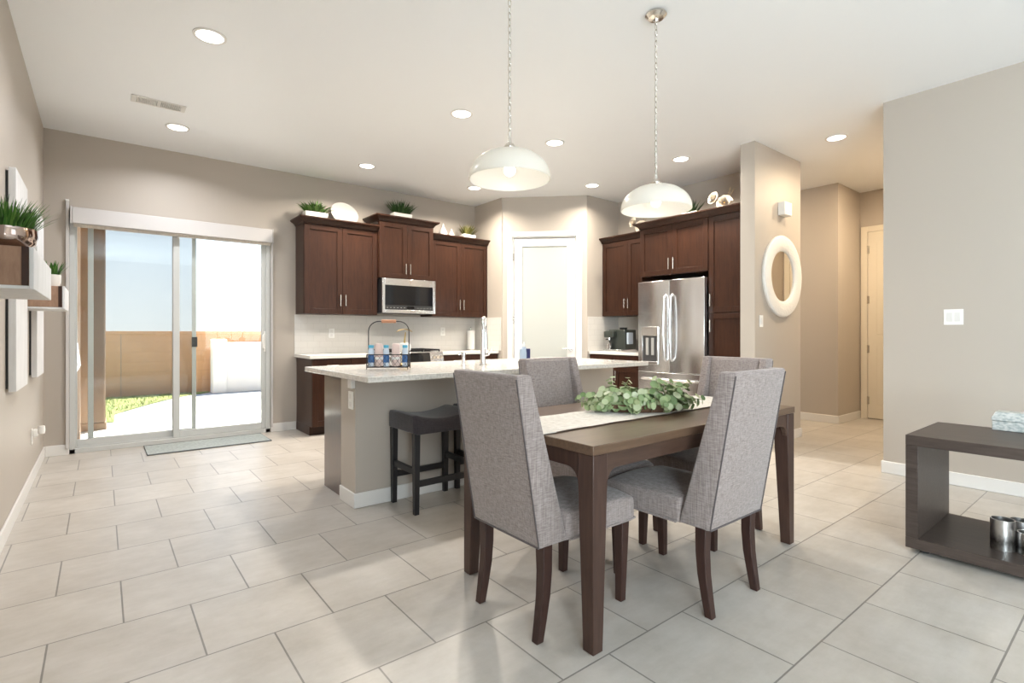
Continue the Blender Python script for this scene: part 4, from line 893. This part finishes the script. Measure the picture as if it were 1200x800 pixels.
# ------------------------------------------------------------------ left wall: shelves, wood panels, plants, outlet
def block_shelf(label, y0, y1):
    t = thing('block_shelf', label, 'shelf', (XL, y0, 1.335), 0, 'chunky timber wall shelves'); D = 0.23; L = y1 - y0
    MB().box(0.001, D - 0.014, 0, L, 0.012, 0.158).build('timber', 'barnwood', t, bevel=0.003); MB().box(D - 0.014, D, 0, L, 0, 0.158).build('front_board', 'whitewood', t, bevel=0.002)
    MB().box(0.001, D - 0.014, 0, L, 0, 0.012).build('bottom_board', 'whitewood', t, bevel=0.001); MB().box(D - 0.034, D - 0.0145, -0.003, 0.0, 0.012, 0.158).build('dark_edge', 'cab', t, smooth=0); return t
block_shelf('nearer chunky timber shelf with white front, bronze bowl of grass on it', 2.65, 3.50)
block_shelf('farther chunky timber shelf with white front, small succulent on it', 4.74, 5.28)
def wood_panel(label, y0, y1):
    t = thing('wood_wall_panel', label, 'wall art', (XL, y0, 0.83), 0, 'white-washed wall panels'); L = y1 - y0; n = 3
    for k in range(n): MB().box(0.012, 0.046, k * L / n + 0.001, (k + 1) * L / n - 0.001, 0.0, 1.29).build('plank', 'whitewood', t, bevel=0.003)
    MB().box(0.001, 0.012, 0.004, L - 0.004, 0.02, 1.27).build('backing', 'black', t, smooth=0)
wood_panel('white-washed wood wall panel nearer the camera, behind the bowl of grass', 4.10, 4.68); wood_panel('white-washed wood wall panel in the corner, behind the farther shelf', 5.33, 5.90)
def tuft(n, L, w, spread, rx, ry, z, m, t, name='foliage', droop=0.5, up=1.0):
    c = MB()
    for _ in range(n):
        a = random.uniform(0, 2 * PI); q = random.random() ** 0.5; x, y = rx * q * math.cos(a), ry * q * math.sin(a)
        c.blade((x, y, z), (x / rx * spread + random.uniform(-.25, .25), y / ry * spread + random.uniform(-.25, .25), up), L * random.uniform(0.65, 1.1), w, droop, 4)
    return c.build(name, m, t, smooth=60)
t = thing('potted_grass', 'bright green grass in a shiny bronze bowl on the nearer shelf', 'plant', (-0.285, 2.765, 1.4935))
MB().lathe([(0, 0), (0.062, 0.0), (0.082, 0.02), (0.090, 0.05), (0.088, 0.078), (0.083, 0.078), (0.080, 0.05), (0, 0.045)], 32).build('bowl', 'bronze', t); MB().lathe([(0, 0.046), (0.078, 0.048), (0.078, 0.064), (0, 0.070)], 20).build('soil', 'soil', t)
tuft(420, 0.135, 0.0062, 0.75, 0.075, 0.075, 0.062, 'grass', t)
t = thing('potted_succulent', 'small spiky succulent in a white pot on the farther shelf', 'plant', (-0.27, 4.86, 1.4935))
MB().lathe([(0, 0), (0.036, 0.0), (0.045, 0.03), (0.047, 0.085), (0.041, 0.085), (0.040, 0.06), (0, 0.055)], 24).build('pot', 'china', t); MB().lathe([(0, 0.056), (0.039, 0.057), (0.039, 0.076), (0, 0.08)], 16).build('soil', 'soil', t)
tuft(46, 0.12, 0.016, 0.7, 0.03, 0.03, 0.076, 'grass', t, droop=0.1)
t = thing('wall_outlet', 'low white wall outlet on the left wall holding a plug', 'outlet', (XL, 5.50, 0.36))
p = MB().box(0.0004, 0.006, -0.037, 0.037, -0.06, 0.06).build('cover_plate', 'white', t, bevel=0.002); MB().box(0.006, 0.008, -0.017, 0.017, -0.042, -0.008).build('socket', 'trim', p, smooth=0); MB().box(0.006, 0.008, -0.017, 0.017, 0.008, 0.042).build('socket', 'trim', p, smooth=0)
t = thing('air_freshener', 'white plug-in air freshener sticking out of the low left wall outlet', 'air freshener', (XL + 0.0085, 5.50, 0.385))
MB().box(0, 0.03, -0.022, 0.022, -0.03, 0.03).build('plug_body', 'white', t, bevel=0.008, seg=3); MB().lathe([(0, 0), (0.020, 0.002), (0.024, 0.03), (0.020, 0.062), (0, 0.064)], 18, (0.05, 0, -0.01)).build('scent_bulb', 'white', t)

# ------------------------------------------------------------------ door mat
t = thing('door_mat', 'grey-green woven mat on the tiles at the patio door', 'mat', (0.89, 6.25, 0)); MB().box(-0.55, 0.55, -0.25, 0.25, 0.0, 0.010).build('pile', 'mat', t, bevel=0.004)
c = MB(); c.tube([(-0.55, -0.25, 0.007), (0.55, -0.25, 0.007), (0.55, 0.25, 0.007), (-0.55, 0.25, 0.007)], 0.0065, 6, True); c.build('border', mat('dark_border', (0.10, 0.11, 0.115), 0.9), t)

# ------------------------------------------------------------------ decor on top of the cabinets
ZL, ZM = 2.5305, 2.6705
def planter(label, x, y, z, w, d, hh, leafm, n, L, bw_, spread, m='china', droop=0.5, rz=0):
    t = thing('planter', label, 'plant', (x, y, z), rz, 'white box planters on the cabinets')
    MB().loft([[Vector((sx * a_, sy * b1, zz)) for sx, sy in ((-1, -1), (1, -1), (1, 1), (-1, 1))] for zz, a_, b1 in ((0, w * 0.46, d * 0.45), (hh, w * 0.5, d * 0.5))]).build('box', m, t, bevel=0.004)
    MB().box(-w * .46, w * .46, -d * .45, d * .45, hh - 0.002, hh + 0.008).build('soil', 'soil', t, smooth=0)
    tuft(n, L, bw_, spread, w * 0.45, d * 0.42, hh + 0.004, leafm, t, droop=droop); return t
planter('white box planter with light green fern at the left end of the cabinet tops', 2.015, 6.345, ZL, 0.27, 0.12, 0.085, 'fern', 130, 0.15, 0.030, 1.1, droop=1.0)
planter('white box planter with dense dark grass on the middle cabinet', 3.135, 6.33, ZM, 0.27, 0.12, 0.085, 'dgrass', 260, 0.19, 0.014, 1.0, droop=0.5)
planter('white box planter with olive spiky grass on the right upper cabinet', 4.21, 6.345, ZL, 0.22, 0.11, 0.075, 'ygrass', 90, 0.16, 0.018, 1.2, droop=0.3)
t = thing('oval_platter', 'white oval platter leaning upright on the left upper cabinet', 'platter', (2.405, 6.45, ZL + 0.002)); RT2 = Matrix.Translation((0, 0, 0.138)) @ Matrix.Rotation(-0.25, 4, 'X') @ Matrix.Rotation(0.25, 4, 'Y') @ Matrix.Rotation(PI / 2, 4, 'X')
MB().lathe([(0, 0.004), (0.62, 0.004), (0.72, 0.010), (1.0, 0.022), (1.0, 0.027), (0.72, 0.016), (0.6, 0.010), (0, 0.010)], 40, sx=0.175, sy=0.142, T=RT2).build('dish', 'china', t)
MB().lathe([(0.985, 0.0265), (1.004, 0.0265), (1.004, 0.030), (0.985, 0.030), (0.985, 0.0265)], 40, sx=0.175, sy=0.142, T=RT2).build('rim', 'white', t)
def teardrop(label, x, y, s):
    t = thing('teardrop_vase', label, 'vase', (x, y, ZL), 0, 'white teardrop vases')
    MB().lathe([(0, 0), (0.04 * s, 0.0), (0.062 * s, 0.03 * s), (0.064 * s, 0.06 * s), (0.042 * s, 0.105 * s), (0.018 * s, 0.15 * s), (0.010 * s, 0.19 * s), (0.013 * s, 0.20 * s), (0, 0.201 * s)], 24).build('body', 'china', t); MB().lathe([(0, 0.197 * s), (0.007 * s, 0.2015 * s), (0, 0.202 * s)], 12).build('mouth', 'dark', t)
teardrop('taller white teardrop vase right of the middle cabinet', 3.80, 6.36, 0.95); teardrop('smaller white teardrop vase beside the taller one', 3.912, 6.32, 0.62)
def flower(t, c, r, axis, n=9):
    axis = Vector(axis).normalized(); u, w = frame_of(axis); b = MB()
    for ringi, (k, rr_, tilt) in enumerate(((n, 1.0, 0.25), (n - 2, 0.72, 0.6), (5, 0.42, 1.0))):
        for i in range(k):
            a = 2 * PI * (i + 0.5 * ringi) / k; d = (u * math.cos(a) + w * math.sin(a)); b.leaf(Vector(c) + d * r * rr_ * 0.55 + axis * r * 0.35 * tilt, axis * (1.2 - tilt) - d * tilt, r * 0.5 * (0.6 + rr_ * 0.5), 1.0, 0.25, 8)
    b.build('flower', 'petal', t, smooth=60); MB().sphere(Vector(c) + axis * r * 0.3, r * 0.17, 6).build('flower_centre', 'gold', t)
def flowers(label, x, y, z, s):
    t = thing('flower_sculpture', label, 'ornament', (x, y, z), 0, 'cream flower sculptures on the cabinets')
    MB().lathe([(0, 0), (0.05 * s, 0), (0.05 * s, 0.012), (0, 0.014)], 20).build('base', 'gold', t)
    flower(t, (0.0, -0.045 * s, 0.085 * s), 0.085 * s, (-1, -0.3, 0.15)); flower(t, (-0.01, 0.085 * s, 0.165 * s), 0.07 * s, (-1, 0.3, 0.35))
    c = MB()
    for p in ((0, -0.045 * s, 0.085 * s), (-0.005, 0.085 * s, 0.165 * s)): c.tube([(0, 0, 0.01), (0.015, p[1] * 0.6, p[2] * 0.5), p], 0.004, 6)
    for dy, dz in ((-0.15, 0.23), (-0.11, 0.25), (0.03, 0.2)): c.tube([(0.015, 0, 0.02), (0.02, dy * 0.5 * s, dz * 0.55 * s), (0.01, dy * s, dz * s)], [0.004, 0.003, 0.0015], 6)
    c.build('twigs', 'gold', t)
flowers('cream metal flower sculpture on the pantry cabinet beside the mirror wall', 5.50, 3.115, 2.546, 1.0); flowers('cream metal flower sculpture on the cabinet left of the fridge cabinet', 5.70, 4.42, 2.521, 0.95)
planter('white box planter with spiky leaves on the fridge cabinet behind the pendant', 5.50, 3.50, 2.546, 0.20, 0.10, 0.055, 'dgrass', 60, 0.15, 0.018, 0.9, rz=-PI / 2, droop=0.3)
